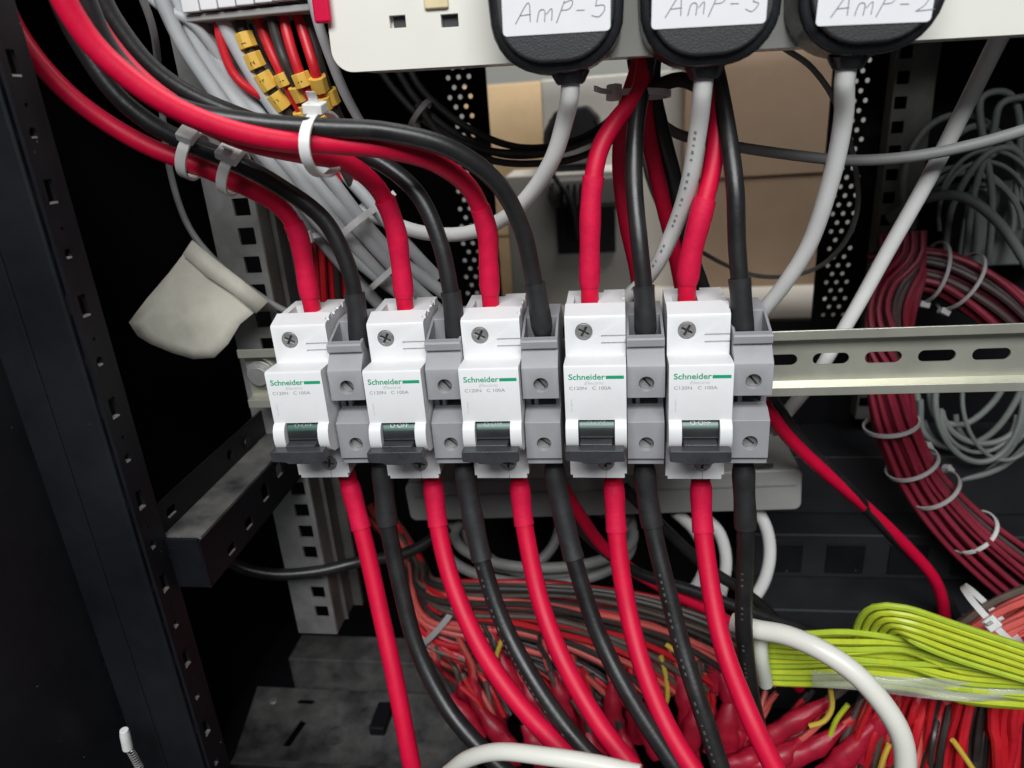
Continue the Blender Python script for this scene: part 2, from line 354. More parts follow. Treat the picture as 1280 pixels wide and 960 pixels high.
# Z bracket from the front flange to the rack post
br = thing('side_bracket', (-42, 25, -72), 'black stepped steel bracket with dusty top reaching back to the galvanised post', 'bracket')
mk('dusty_ledge', G().box((-51.5, -29, -46), (-32, 92, -44.6)), 'cabinet_dusty', br)
mk('upper_flange', plate(rect(-30, -44.5, 90, -29), [rrect(-22, -40, -14, -35, 2), circ(40, -37, 3)], YZ(-52.6, 0, 0), 1.0), 'cabinet_black', br)
h = [rrect(30, -62, 38, -52, 2), rrect(50, -58, 58, -50, 2), rrect(8, -66, 16, -60, 2), rrect(-12, -68, -4, -63, 2)]
mk('lower_flange', plate(rect(-31, -72, 88, -46.1), h, YZ(-33, 0, 0), 1.0), 'cabinet_black', br)
g = G()
for y, z in ((30, -62), (50, -58), (8, -66), (-12, -68)): mk('lit_edge', G().box((-33.05, y + 1.2, z + .05), (-31.9, y + 6.8, z + 0.6)), 'galvanised', br)  # bright strips stand for light on the lower edges of the holes
mk('lit_edge', G().box((-52.65, -21, -39.95), (-51.5, -15, -39.4)), 'galvanised', br)  # same painted edge light on the upper flange
mk('open_end_shade', G().box((-51.5, -31, -72), (-33.2, -29.8, -44.6)), 'cabinet_black', br, bevel=0.3)  # black plate stands in for the shade inside the bracket's open end
b = UX(308, 553, -51.4); mk('rivet', G().cyl((-51.4, b.y, b.z), 3.2, 1.4, 'x'), 'cabinet_grey', br, bevel=0.5)
# floor plate, cross bars and front sill at the bottom left
fp = thing('base_plate', (-60, 100, -300), 'black dusty base plate with punched holes at the cabinet bottom', 'plate')
holes = [rrect(-73, 88, -67, 108, 3), circ(-54, 150, 2.2)]
M = Matrix(((1, 0, 0, 0), (0, 1, 0, 0), (0, 0, 1, -301.5), (0, 0, 0, 1)))
c0, c1, c2, c3 = UZ(292, 948, -300), UZ(480, 957, -300), UZ(520, 868, -300), UZ(322, 858, -300)
cc = UZ(420, 920, -300); hole2 = UZ(368, 915, -300); slot3 = UZ(383, 876, -300)
mk('plate', plate([(c0.x, c0.y), (60, c1.y), (60, c2.y), (c3.x, c3.y)], [[(hole2.x - 4, hole2.y - 13), (hole2.x + 2, hole2.y - 13), (hole2.x + 6, hole2.y + 10), (hole2.x, hole2.y + 12)], rrect(slot3.x - 7, slot3.y - 3, slot3.x + 7, slot3.y + 2, 2)], M, 1.5), 'cabinet_dusty', fp)
mk('stamped_disc', G().cyl((cc.x, cc.y, -300), 9, 0.7, 'z', 28).cyl((cc.x, cc.y, -299.3), 6.5, 0.5, 'z', 28), 'cabinet_dusty', fp, bevel=0.3)
sc1 = UZ(342, 877, -300); mk('screw_head', G().cyl((sc1.x, sc1.y, -300), 3.2, 1.6, 'z', 18), 'galvanised', fp, bevel=0.6)
sc2 = UZ(490, 905, -300); mk('rubber_stop', G().box((sc2.x - 14, sc2.y - 12, -300), (sc2.x - 2, sc2.y + 14, -292)), 'deep_black', fp, bevel=1.5)
mk('front_fold', G().box((c0.x, c0.y - 5, -303), (60, c0.y - .2, -298.5)), 'cabinet_dusty', fp, bevel=0.6)
k0 = UZ(365, 815, -290)
tag(mk('cross_bar', G().box((k0.x, k0.y - 8, FLOOR), (30, k0.y + 22, -290)), 'cabinet_dusty', bevel=0.8), 'black steel cross bar on the cabinet floor behind the base plate', 'bar')
s0 = U(215, 962, -30); s1 = U(640, 962, -30)
tag(mk('front_sill', G().box((s0.x - 20, -38, s0.z - 26), (s1.x + 260, -22, s0.z - 3)), 'cabinet_black', bevel=0.8), 'black steel front sill along the cabinet bottom', 'sill')
# ------------------------------------------------------------------ DIN rail
ra = U(340, 473.5, 60); rb = U(1057, 453.5, 60); tilt = math.atan2(rb.z - ra.z, rb.x - ra.x)
RAILZ = lambda x: ra.z + (x - ra.x) * math.tan(tilt)
rail = thing('mounting_rail', (ra.x, 60, ra.z), 'slotted zinc plated mounting rail carrying the breakers', 'rail')
x0, x1 = -46 - ra.x, 470 - ra.x
def zz(p): return (p[0] + 60, p[1] + ra.z)
t = 1.0
prof = [(0, 17.5), (0, 12.6), (6.5, 12.6), (6.5, 11.6), (7.5, 11.6), (7.5, 13.6), (1, 13.6), (1, 17.5)]
up_ = [zz(p) for p in [(0, 17.5), (0, 12.6), (7.4, 11.2), (7.4, 12.4), (1.1, 13.6), (1.1, 17.5)]]
dn_ = [zz((p[0], -p[1])) for p in [(0, 17.5), (0, 12.6), (7.4, 11.2), (7.4, 12.4), (1.1, 13.6), (1.1, 17.5)]]
g = G().prism(up_, 0, ra.x + x0, ra.x + x1).prism(dn_, 0, ra.x + x0, ra.x + x1)
mk('flange', g, 'zinc', rail, bevel=0.35)
first = U(1102, 447, 67).x; h = []; x = first - 25 * 13
while x < ra.x + x1 - 12: h.append(rrect(x - 8.8, ra.z - 3.1, x + 8.8, ra.z + 3.1, 3.05, 6)); x += 25.05
mk('web', plate(rect(ra.x + x0, ra.z - 11.3, ra.x + x1, ra.z + 11.3), h, XZ(0, 66.5, 0), 1.0), 'zinc', rail)
wx = U(326, 468, 65)
mk('washer', G().cyl((wx.x, 64.2, wx.z), 8.2, 2.2, 'y', 32), 'galvanised', rail, bevel=0.5)
mk('bolt_head', G().cyl((wx.x, 61.0, wx.z), 5.6, 3.2, 'y', 28), 'galvanised', rail, bevel=0.5)
rail.rotation_euler = (0, -tilt, 0)
# ------------------------------------------------------------------ circuit breaker
XS = [0.0, 47.1, 91.6, 138.6, 183.8]
def cross_screw(g, c, r, slot=False, ang=0.4):
    pass
def screw(name, parent, c, r, ang, slotted=False):
    g = G().cyl(c, r, 2.2, 'y', 28); o = mk(name, g, 'steel', parent, bevel=0.35)
    cg = G(); R = Matrix.Translation(Vector(c)) @ Matrix.Rotation(ang, 4, 'Y')
    cg.box((-r * (1.2 if slotted else 0.72), -1, -r * 0.15), (r * (1.2 if slotted else 0.72), r * 0.35, r * 0.15), R)
    o.modifiers.clear(); cut(o, cg)
    if not slotted:
        cg = G().box((-r * 0.15, -1, -r * 0.72), (r * 0.15, r * 0.35, r * 0.72), R); cut(o, cg)
    addbevel(o, 0.15); f_ = r * 0.33
    g = G().box((-r * (0.98 if slotted else 0.7), f_, -r * 0.14), (r * (0.98 if slotted else 0.7), f_ + 0.03, r * 0.14), R)
    mk('slot_shade', g, 'cavity_dark', o)  # dark floor paints shade into the screw slot
    if not slotted: mk('slot_shade', G().box((-r * 0.14, f_ - 0.01, -r * 0.7), (r * 0.14, f_ + 0.02, r * 0.7), R), 'cavity_dark', o)
    return o
def make_breaker():
    r = thing('circuit_breaker', (0, 0, 0), 'proto', 'circuit breaker', 'white circuit breakers clipped along the rail')
    prof = [(0, -0.2), (0, 24.4), (0.5, 25.3), (1.4, 25.7), (15, 24.9), (15, 42.4), (15.6, 43.4), (18.2, 44.3), (25.2, 46.6), (25.4, 45.2), (49.5, 46.4), (49.5, 31), (58, 27), (58, -24), (49, -28), (49, -37.8), (15, -37.8), (15, -17.4),
            (6, -16.8), (1, -15.6), (-2.2, -13.2), (-3.8, -9.6), (-4.0, -6.4), (-3.2, -3.0), (-1.6, -0.9)]
    body = mk('housing', G().prism(prof, 0, 0, 27), 'white_plastic', r)
    cut(body, G().box((5.6, -8, -24), (21.8, 9.5, -0.25)))                       # toggle window
    cut(body, G().box((3.4, 26.5, 30), (14.6, 41, 60)))                          # cable entry, top
    cut(body, G().box((12.2, 20, -60), (22.4, 36, -28)))                         # cable exit, bottom
    cut(body, G().cyl((8.5, 13, 36.2), 4.0, 3.0, 'y', 28)); cut(body, G().cyl((17.2, 13, -29.6), 4.0, 3.0, 'y', 28))
    for z in (33.9, 30.6): cut(body, G().box((16.2, 14, z - 0.45), (28, 16.0, z + 0.45)))
    cut(body, G().box((16.95, 14, -40), (17.25, 15.7, -32)))
    for y, z, d in ((19, 45.5, 1.8), (27.5, 46.5, 2.2), (34, 46.5, 1.4), (41, 46.5, 2.4)): cut(body, G().box((25.7, y, z - d), (28, y + 2.2, z + 5)))
    cut(body, G().box((24.6, 24.8, 43.6), (28, 26.2, 60))); cut(body, G().box((13, 45.5, 44.8), (17, 52, 60)))
    cut(body, G().box((-1, 14, -40), (1.1, 60, -36.2))); cut(body, G().box((25.9, 14, -40), (28, 60, -35.4)))
    addbevel(body, 0.35)
    for nm, a, b, x in (('side_cheek', -1.2, 0, 0),):
        pass
    screw('terminal_screw', r, (8.5, 14.6, 36.2), 3.7, 0.5); screw('terminal_screw', r, (17.2, 14.4, -29.6), 3.7, 0.2)
    # toggle: drum with green top, neck, paddle
    tg = mk('toggle', G().cyl((5.9, 7.6, -7.4), 8.4, 15.6, 'x', 48), 'black_plastic', r)
    arc = []
    for i in range(9):
        a = math.radians(110 + i * 6); arc.append((7.6 + 8.55 * math.cos(a), -7.4 + 8.55 * math.sin(a)))
    inner = [(7.6 + (y - 7.6) * 0.97, -7.4 + (z + 7.4) * 0.97) for y, z in arc[::-1]]
    mk('position_stripe', G().prism(arc + inner, 0, 5.95, 21.45), 'green_toggle', tg)
    tx = text_g('O\u00b7OFF', 3.0, 13.7, 0, 0, 0.1, sx=1.05, align='CENTER')
    g = G(); a = math.radians(148); R0 = 8.6
    g.add([(p.x, 7.6 + (R0 + 0.02) * math.cos(a - (p.z) / R0), -7.4 + (R0 + 0.02) * math.sin(a - p.z / R0)) for p in tx.v], tx.f)
    mk('position_print', g, 'print_white', tg)
    mk('ridge', G().box((6.1, -1.5, -8.7), (21.3, 0.4, -7.9)), 'black_plastic', tg, bevel=0.2)
    mk('neck', G().box((6.4, -6.5, -11.4), (20.6, 3, -9.2)), 'paddle_black', tg, bevel=0.4)
    mk('paddle', G().prism([(0.2, -10.6), (25.6, -10.6), (26.0, -11.1), (26.0, -15.4), (25.4, -16.0), (19, -16.2), (17.6, -17.0), (8, -17.0), (6.8, -16.2), (0.6, -15.8), (0.0, -15.2), (0.0, -11.0)], 1, -10.2, -4.4), 'paddle_black', tg, bevel=0.7)
    # print
    mk('brand_print', text_g('Schneider', 3.7, 1.9, -0.02, 19.0, sx=1.08, bold=0.07), 'print_green', r)
    mk('green_bar', G().box((18.2, -0.06, 19.2), (26.0, 0.02, 20.7)), 'print_green', r)
    mk('brand_print', text_g('Electric', 2.1, 8.6, -0.02, 16.7, shear=0.3, sx=1.35), 'print_pale', r)
    mk('type_print', text_g('C120N   C 100A', 2.2, 2.0, -0.02, 14.2, sx=1.2), 'print_grey', r)
    tiny = text_g('415V~10000 IEC', 0.9, 0, -0.02, 0); g = G(); g.add([(3.2 - p.z, p.y, 3.5 + p.x) for p in tiny.v], tiny.f)
    mk('rating_print', g, 'print_pale', r)
    tiny = text_g('Uimp 6kV  Ui 500V', 1.3, 0, 0, 0); g = G(); g.add([(6.2 + p.x, 6.0 + p.z * 1.6, 25.62 - (6.0 + p.z * 1.6 - 1.4) * 0.059) for p in tiny.v], tiny.f)
    mk('rating_print', g, 'print_pale', r)
    return r
proto = make_breaker()
BL = ['white circuit breaker beside the bolted end of the rail', 'white circuit breaker second from the bolted rail end', 'white circuit breaker in the middle of the row of five',
      'white circuit breaker fourth from the bolted rail end', 'white circuit breaker beside the bare slotted stretch of rail']
TW = [(0.0, 0.010), (0.0, 0.004), (0, -0.004), (0, -0.004), (0, 0.006)]
for i, x in enumerate(XS):
    o = proto if i == 0 else copy_tree(proto)
    o['label'] = BL[i]; o.location = Vector((x, 0, (0.2, -0.2, 0.1, 0.5, -0.1)[i])) * S; o.rotation_euler = (0, 0, (0.03, 0.02, 0.01, -0.012, -0.008)[i])
# ------------------------------------------------------------------ grey terminal block
def make_block():
    r = thing('terminal_block', (0, 0, 0), 'proto', 'terminal block', 'grey terminal blocks between the breakers')
    prof = [(6, 8.1), (6, 22.7), (6.4, 23.4), (12.4, 29.2), (12.4, 29.9), (10.6, 30.6), (10.3, 33.8), (11.0, 34.6), (13.5, 34.8), (31, 40.6), (50, 40.6), (57, 34), (57, -24), (10, -26), (7.8, -26), (7.8, -22.4), (6, -22.4), (6, -3.8), (12.5, -0.3), (17, 0), (17, 8.1)]
    body = mk('housing', G().prism(prof, 0, 0, 16.6), 'grey_plastic', r)
    cut(body, G().box((1.3, 14.4, 12), (15.3, 29.5, 60)))
    cut(body, G().box((2.5, 12.5, 0.6), (14.1, 40, 7.4)))
    cut(body, G().box((3.2, 12, -60), (13.4, 26, -14)))
    for z in (14.8, -14.8): cut(body, G().cyl((8.5, 2, z), 3.3, 9, 'y', 28))
    addbevel(body, 0.35)
    screw('clamp_screw', r, (8.5, 8.9, 14.8), 3.15, 0.9, True); screw('clamp_screw', r, (8.5, 8.9, -14.8), 3.15, 0.7, True)
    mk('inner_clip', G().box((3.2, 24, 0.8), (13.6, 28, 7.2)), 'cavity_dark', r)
    mk('inner_clip', G().box((4.0, 16.5, 0.8), (6.0, 20, 4.0)), 'grey_plastic', r, bevel=0.3)
    return r
bp = make_block()
GL = ['grey terminal block between the rail-end breaker and its neighbour', 'grey terminal block between the second and middle breakers', 'grey terminal block between the middle and fourth breakers',
      'grey terminal block between the fourth breaker and the one on the bare rail side', 'grey terminal block at the bare slotted rail, last of its row']
BX = [XS[0] + 27.9, XS[1] + 27.7, XS[2] + 27.5, XS[3] + 27.4, XS[4] + 27.9]
for i, x in enumerate(BX):
    o = bp if i == 0 else copy_tree(bp)
    o['label'] = GL[i]; o.location = Vector((x, 0, (0.4, 0.2, 0, -0.2, 0.1)[i])) * S; o.rotation_euler = (0, 0, (0.03, 0.02, 0.01, -0.005, -0.005)[i])
def jacket_print(root, path, r, d0, d1, seed, m='jacket_ink', lift=0.25):
    """the maker's print running along a cable: small flat dashes on its jacket"""
    g = G(); rnd_ = random.Random(seed); L = 0
    for i in range(1, len(path) - 1):
        L += (path[i] - path[i - 1]).length
        if d0 < L < d1 and rnd_.random() < 0.7:
            t = (path[i + 1] - path[i]).normalized(); v = Vector((0, -1, 0.25)); v = (v - t * v.dot(t)).normalized(); side = t.cross(v)
            n_ = (v * 0.93 + side * 0.36).normalized(); sd = t.cross(n_); c = path[i] + n_ * (r + lift); w_ = sd * 0.55; h_ = t * rnd_.uniform(0.35, 0.9)
            g.add([c - w_ - h_, c + w_ - h_, c + w_ + h_, c - w_ + h_], [(0, 1, 2, 3)])
    mk('jacket_print', g, m, root)
# ------------------------------------------------------------------ white power strip with plugs
pl_, pr_ = U(430, 91, 28), U(1280, 43, 28)
th = math.atan2(pr_.z - pl_.z, pr_.x - pl_.x)
st = thing('power_strip', (pl_.x, 28, pl_.z), 'long white power strip with empty socket holes and three black plugs fitted', 'power strip')
B = Vector((pl_.x, 28, pl_.z))
def loc(px, py, y): p = U(px, py, y); d = p - B; return (d.x * math.cos(th) + d.z * math.sin(th), -d.x * math.sin(th) + d.z * math.cos(th))
hA, hB, hC = loc(497, 27, 28), loc(562, 25, 28), loc(545, -6, 28)
out = rrect(-4.5, 0, 390, 70, 9, 8)
Msp = XZ(pl_.x, 28, pl_.z)
mk('housing', plate(out, [rect(hA[0] - 3.4, hA[1] - 2.3, hA[0] + 3.4, hA[1] + 2.3), rect(hB[0] - 3.6, hB[1] - 2.6, hB[0] + 3.6, hB[1] + 2.2)], Msp, 3.0, 0.0), 'strip_white', st, bevel=0.9)
mk('back_shell', G().prism([(p[0] * 0.998 + pl_.x, p[1] * 0.985 + 0.6 + pl_.z) for p in out], 1, 31.4, 66), 'strip_white', st, bevel=1.5)
mk('socket_contact', G().box((pl_.x + hA[0] - 2.4, 30.6, pl_.z + hA[1] - 3), (pl_.x + hA[0] + 6, 31.3, pl_.z + hA[1] + 3)).box((pl_.x + hB[0] - 6, 30.6, pl_.z + hB[1] - 3), (pl_.x + hB[0] + 6, 31.3, pl_.z + hB[1] + 3)), 'cavity_dark', st)
mk('cream_part', G().box((pl_.x + hC[0] - 5, 26.4, pl_.z + hC[1] - 5), (pl_.x + hC[0] + 5, 27.9, pl_.z + hC[1] + 10)), 'cream', st, bevel=0.8)  # small cream part near the top edge of the strip
mk('end_switch', G().box((pl_.x - 9, 24, pl_.z + 19), (pl_.x - 1.5, 26.5, pl_.z + 62)), 'strip_red', st, bevel=2.0)
st.rotation_euler = (0, -th, 0)
STROKES = {'A': [[(0, 0), (0.9, 3), (1.9, 0)], [(0.3, 1.1), (1.6, 1.2)]], 'm': [[(0, 0), (0.1, 1.6), (0.7, 1.7), (0.9, 0.1)], [(0.9, 1.2), (1.5, 1.8), (1.8, 0.1)]],
           'p': [[(0.1, -0.4), (0.3, 2.9)], [(0.3, 2.6), (1.2, 2.9), (1.5, 2.2), (1.1, 1.6), (0.3, 1.5)]], '-': [[(0, 1.3), (1.0, 1.35)]],
           '5': [[(1.7, 2.9), (0.4, 2.9), (0.4, 1.8)], [(0.4, 1.8), (1.3, 1.9), (1.6, 1.1), (1.1, 0.3), (0.2, 0.4)]], '3': [[(0.2, 2.7), (1.0, 3.0), (1.4, 2.4), (0.8, 1.7), (1.5, 1.1), (1.0, 0.2), (0.2, 0.4)]],
           '2': [[(0.2, 2.2), (0.7, 2.9), (1.3, 2.4), (0.9, 1.2), (0.2, 0.2)], [(0.2, 0.2), (2.4, 0.5)]]}
def plug(cpx, bpy_, stick, txt, cord, label, base_v, off=3.0):
    b = U(cpx, bpy_, 8); r = thing('power_plug', (b.x, 12, b.z), label, 'plug', 'black plugs in the power strip')
    W = 25.5
    def outline(w, z0, rad, top): return [(b.x + p[0], b.z + p[1]) for p in [(-w, top), (-w, z0 + rad + 8)] + [(-w + rad * 0.9 * (1 - math.cos(math.radians(a))) + 0.6, z0 + rad * 0.86 * (1 - math.sin(math.radians(a)))) for a in range(6, 90, 12)] + [(-w * 0.2, z0), (w * 0.2, z0)] + [(w - rad * 0.9 * (1 - math.cos(math.radians(a))) - 0.6, z0 + rad * 0.86 * (1 - math.sin(math.radians(a)))) for a in range(84, 0, -12)] + [(w, z0 + rad + 8), (w, top)]]
    mk('body', G().prism(outline(W, 0, 23, 52), 1, 1.5, 27.8), 'plug_black', r, bevel=2.6)
    mk('front_pad', G().prism(outline(W - 3.2, 3.6, 20, 49), 1, -1.6, 1.4), 'plug_grain', r, bevel=1.3)
    mk('cord_collar', G().cyl((b.x + off, 12, b.z - 4.2), 5.2, 5, 'z', 20, 8.0), 'plug_black', r, bevel=0.8)
    # label sticker with handwriting
    (lx, lz), (rx, rz) = [(p.x, p.z) for p in (U(*stick[0], -1.8), U(*stick[1], -1.8))]
    a = math.atan2(rz - lz, rx - lx); L = math.hypot(rx - lx, rz - lz)
    def P(u, v, y): return Vector((lx + u * math.cos(a) - v * math.sin(a), y, lz + u * math.sin(a) + v * math.cos(a)))
    o = rrect(0, 0, L, 20, 1.5, 4); n = len(o)
    g = G(); g.add([P(*p, -1.95) for p in o] + [P(*p, -1.7) for p in o], [list(range(n)), list(range(2 * n - 1, n - 1, -1))] + [[i, (i + 1) % n, (i + 1) % n + n, i + n] for i in range(n)])
    sk = mk('label_sticker', g, 'sticker', r)
    g = G(); u = 5.0
    for ch in txt:
        for s in STROKES[ch]:
            pts = spline([P(u + q[0] * 2.9, base_v + q[1] * 2.15, -2.0) for q in [(a_ + 0.22 * b_ + 0.08 * math.sin(7 * b_ + u), b_ + 0.1 * math.sin(5 * a_ + u)) for a_, b_ in s]], 0.5); g.tube(pts, 0.17, 5)
        u += 2.9 * (max(q[0] for s in STROKES[ch] for q in s) + 0.75)
    mk('handwriting', g, 'pencil', sk)
    p0 = Vector((b.x + off, 12, b.z - 1)); p1 = Vector((b.x + off - 0.4, 13, b.z - 8))
    path = spline([p0, p1] + [U(*q) for q in cord], 3); mk('cord', G().tube(path, 3.7, 18), 'grey_cable', r)
    if txt.endswith('3'): jacket_print(r, path, 3.7, 20, 150, 3, 'print_grey', 0.06)
    return r
plug(699, 92, ((629, 46), (763, 38)), 'Amp-5', [(706, 150, 22), (690, 200, 32), (660, 246, 46), (625, 276, 60), (580, 292, 72), (530, 291, 78), (485, 277, 80), (450, 262, 82)], 'black plug with handwritten sticker next to the empty socket', 4.2, 4.0)
plug(884, 84, ((814, 37), (957, 29)), 'Amp-3', [(873, 160, 22), (861, 230, 34), (841, 290, 48), (815, 340, 60), (784, 372, 72), (760, 400, 84)], 'black plug with handwritten sticker between the two other plugs', 3.8, -0.5)
plug(1078, 70, ((1019, 33), (1163, 27)), 'Amp-2', [(1054, 150, 24), (1040, 220, 34), (1014, 300, 46), (983, 352, 56), (948, 396, 68), (925, 430, 80)], 'black plug with handwritten sticker farthest from the empty socket', 2.8, -3.6)
# ------------------------------------------------------------------ thick red and black power cables
RC, KC, RS, KS = 'red_cable', 'black_cable', 'red_sleeve', 'black_sleeve'
gU, gD = 'thick power cables above the breakers', 'thick power cables below the breakers'
N5 = ['the rail-end breaker', 'the second breaker from the bolted rail end', 'the middle breaker', 'the fourth breaker from the bolted rail end', 'the breaker by the bare rail']
redU = [[(394, 402, 33), (388, 378, 33), (380, 330, 33), (371, 288, 31), (350, 258, 27), (310, 235, 22), (250, 208, 17), (180, 180, 14), (110, 138, 13), (62, 95, 13), (25, 45, 16), (-5, -20, 22)],
        [(510, 402, 33), (506, 378, 33), (500, 330, 33), (492, 282, 31), (472, 236, 26), (432, 203, 18), (380, 192, 8), (310, 176, -2), (240, 145, -8), (180, 105, -12), (130, 50, -16), (92, -20, -20)],
        [(616, 400, 33), (613, 375, 33), (611, 330, 32), (608, 285, 30), (588, 236, 24), (545, 203, 14), (485, 186, 4), (420, 180, -5), (350, 177, -16), (275, 160, -26), (200, 125, -35), (130, 68, -42), (90, 15, -46), (70, -25, -48)],
        [(737, 390, 33), (737, 365, 33), (738, 300, 34), (740, 240, 36), (750, 188, 40), (772, 150, 46), (798, 118, 54), (806, 70, 64), (806, 20, 74)],
        [(858, 386, 33), (858, 362, 33), (864, 320, 33), (877, 270, 34), (889, 220, 38), (896, 160, 44), (893, 105, 52), (880, 60, 62), (870, 10, 74)]]
slU = [((12, 50),), ((12, 62),), ((12, 58),), ((12, 62),), ((10, 34), (10, 50))]
for i, p in enumerate(redU):
    cable('power_cable', p, 4.1, RC, 'thick red cable entering the top of ' + N5[i], 'cable', gU, sleeves=[(s[0], s[1], 4.75 + 0.3 * k, RS) for k, s in enumerate(slU[i])])
blkU = [[(452, 450, 20), (449, 415, 20), (444, 375, 21), (432, 325, 22), (403, 272, 22), (345, 230, 18), (292, 202, 13), (240, 181, 9), (190, 155, 5), (140, 112, 2), (95, 45, 0), (62, -25, -2)],
        [(570, 450, 20), (568, 412, 20), (563, 365, 21), (551, 305, 24), (524, 245, 28), (480, 205, 32), (430, 186, 34), (380, 172, 30), (310, 150, 22), (240, 120, 14), (185, 80, 8), (140, 20, 4), (120, -25, 2)],
        [(680, 440, 20), (676, 400, 20), (666, 345, 20), (652, 285, 18), (622, 228, 12), (562, 186, 4), (485, 166, -2), (405, 160, -8), (320, 153, -14), (235, 138, -20), (175, 105, -24), (130, 52, -28), (95, -25, -32)],
        [(808, 445, 20), (806, 412, 20), (804, 365, 21), (799, 300, 25), (793, 225, 36), (795, 160, 46), (803, 110, 56), (812, 60, 66)],
        [(930, 440, 20), (929, 405, 20), (927, 365, 21), (921, 300, 24), (918, 235, 28), (910, 170, 38), (899, 110, 50), (888, 60, 62)]]
for i, p in enumerate(blkU):
    cable('power_cable', p, 3.85, KC, 'thick black cable entering the grey block beside ' + N5[i], 'cable', gU, sleeves=[(6, 34, 4.8, KS)])
redD = [[(431, 585, 30), (438, 605, 30), (452, 660, 24), (471, 745, 10), (491, 840, -8), (508, 920, -22), (516, 960, -28)],
        [(538, 580, 30), (541, 605, 30), (549, 665, 22), (567, 735, 8), (598, 805, -10), (642, 870, -26), (690, 925, -40), (730, 965, -48)],
        [(648, 580, 30), (650, 605, 30), (657, 665, 22), (674, 745, 6), (703, 825, -14), (745, 900, -32), (795, 965, -46)],
        [(766, 580, 30), (768, 605, 30), (772, 680, 20), (785, 765, 4), (803, 835, -14), (833, 905, -32), (875, 975, -48)],
        [(876, 580, 30), (876, 605, 30), (879, 665, 22), (891, 745, 6), (908, 820, -12), (936, 895, -32), (975, 975, -48)]]
for i, p in enumerate(redD):
    cable('power_cable', p, 4.75, RC, 'thick red cable leaving the bottom of ' + N5[i], 'cable', gD, sleeves=[(8, 36, 5.3, RS)])
blkD = [[(472, 560, 19), (478, 590, 19), (485, 655, 14), (500, 735, 4), (522, 812, -8), (560, 885, -22), (612, 945, -36), (640, 970, -40)],
        [(578, 560, 19), (582, 590, 19), (591, 645, 14), (607, 715, 4), (633, 790, -10), (673, 862, -26), (725, 930, -40), (770, 972, -48)],
        [(690, 560, 19), (694, 590, 19), (705, 645, 14), (722, 715, 4), (749, 795, -10), (787, 872, -26), (842, 955, -42), (860, 980, -46)],
        [(804, 560, 19), (806, 590, 19), (815, 650, 14), (831, 725, 2), (851, 805, -12), (876, 885, -28), (905, 972, -42)],
        [(930, 560, 19), (930, 590, 19), (931, 660, 16), (930, 740, 12), (931, 800, 10), (938, 860, 12), (950, 920, 18)]]
for i, p in enumerate(blkD):
    o_ = cable('power_cable', p, 4.4, KC, 'thick black cable leaving the grey block beside ' + N5[i], 'cable', gD, sleeves=[(8, 60 if i in (1, 2) else 44, 5.3, KS)])
    if i in (1, 3, 4): jacket_print(o_, pxpath(p), 4.4, 62, 150, i)
gB = 'power cables hanging behind the fourth breaker'
cable('power_cable', [(806, 20, 80), (800, 80, 80), (782, 140, 78), (775, 205, 84), (783, 280, 92), (796, 345, 100), (806, 420, 110)], 4.0, RC, 'red cable hanging behind the tied cables above the fourth breaker', group=gB)
cable('power_cable', [(812, 20, 84), (804, 90, 84), (808, 150, 84), (826, 240, 90), (846, 325, 100), (860, 420, 110)], 4.0, RC, 'red cable slanting behind the grey printed cord', group=gB)
cable('power_cable', [(822, 20, 86), (816, 100, 86), (826, 160, 86), (842, 225, 92), (858, 300, 100), (882, 372, 108), (895, 430, 112)], 4.0, KC, 'black cable slanting behind the grey printed cord', group=gB)
cable('power_cable', [(880, 110, 70), (850, 100, 76), (815, 108, 84), (795, 90, 90), (790, 40, 95)], 3.4, KC, 'black cable arching over the tied red cables', group=gB)
# red and black pair running off behind, below the rail
gP = 'red and black pair behind the rail'
cable('pair_cable', [(700, 600, 70), (722, 640, 78), (760, 690, 86), (830, 735, 92), (900, 770, 96), (960, 815, 98), (1000, 860, 100)], 3.8, RC, 'red cable slanting down behind the middle and fourth breakers', group=gP)
cable('pair_cable', [(690, 610, 78), (730, 665, 84), (790, 712, 88), (870, 740, 90), (940, 765, 90), (1000, 785, 92), (1060, 805, 96), (1120, 830, 100)], 3.6, KC, 'black cable slanting down behind the fourth breaker to the green wires', group=gP)
cable('pair_cable', [(780, 610, 90), (830, 660, 95), (885, 710, 98), (930, 740, 100), (970, 775, 104), (1010, 830, 108)], 3.6, KC, 'black cable slanting down behind the bare-rail breaker', group=gP)
cable('pair_cable', [(955, 505, 90), (985, 545, 100), (1030, 590, 112), (1090, 640, 128), (1140, 690, 140), (1170, 730, 146), (1182, 775, 150), (1186, 850, 150)], 3.9, RC, 'red cable bending down past the black equipment', group=gP)
cable('pair_cable', [(965, 500, 100), (1010, 560, 110), (1060, 610, 120), (1110, 665, 134), (1165, 720, 152), (1210, 800, 160), (1230, 850, 160)], 3.6, KC, 'black cable crossing the bent red cable over the black equipment', group=gP)
# ------------------------------------------------------------------ cable ties on the power cables
def tng(p, q, Y): return (U(*q, Y) - U(*p, Y)).normalized()
c = U(405, 180, 2); tie('cable_tie', (c.x, 2, c.z), tng((360, 172), (450, 175), 0), 12.0, 20, 'white cable tie round the upper bunch of red and black cables', head=0.05, tail=5, wd=4.2, hs=1.25)
c = U(242, 194, 13); tie('cable_tie', c, tng((200, 170), (290, 205), 12), 9.6, 9.5, 'white cable tie on the lower red and black pair, farther from the breakers', head=0.11, tail=0, wd=4.6, hs=1.15)
c = U(292, 215, 17); tie('cable_tie', c, tng((250, 190), (330, 225), 18), 9.6, 9.5, 'white cable tie with wide head on the lower red and black pair', head=0.11, tail=3, wd=4.6, hs=1.5)
c = U(800, 118, 66); tie('cable_tie', c, (0.05, 0.1, 1), 13, 13, 'loose white cable tie gathering the cables under the plugs', head=0.36, tail=16, wd=2.6, up=(0, 1, 0), hs=1.1)
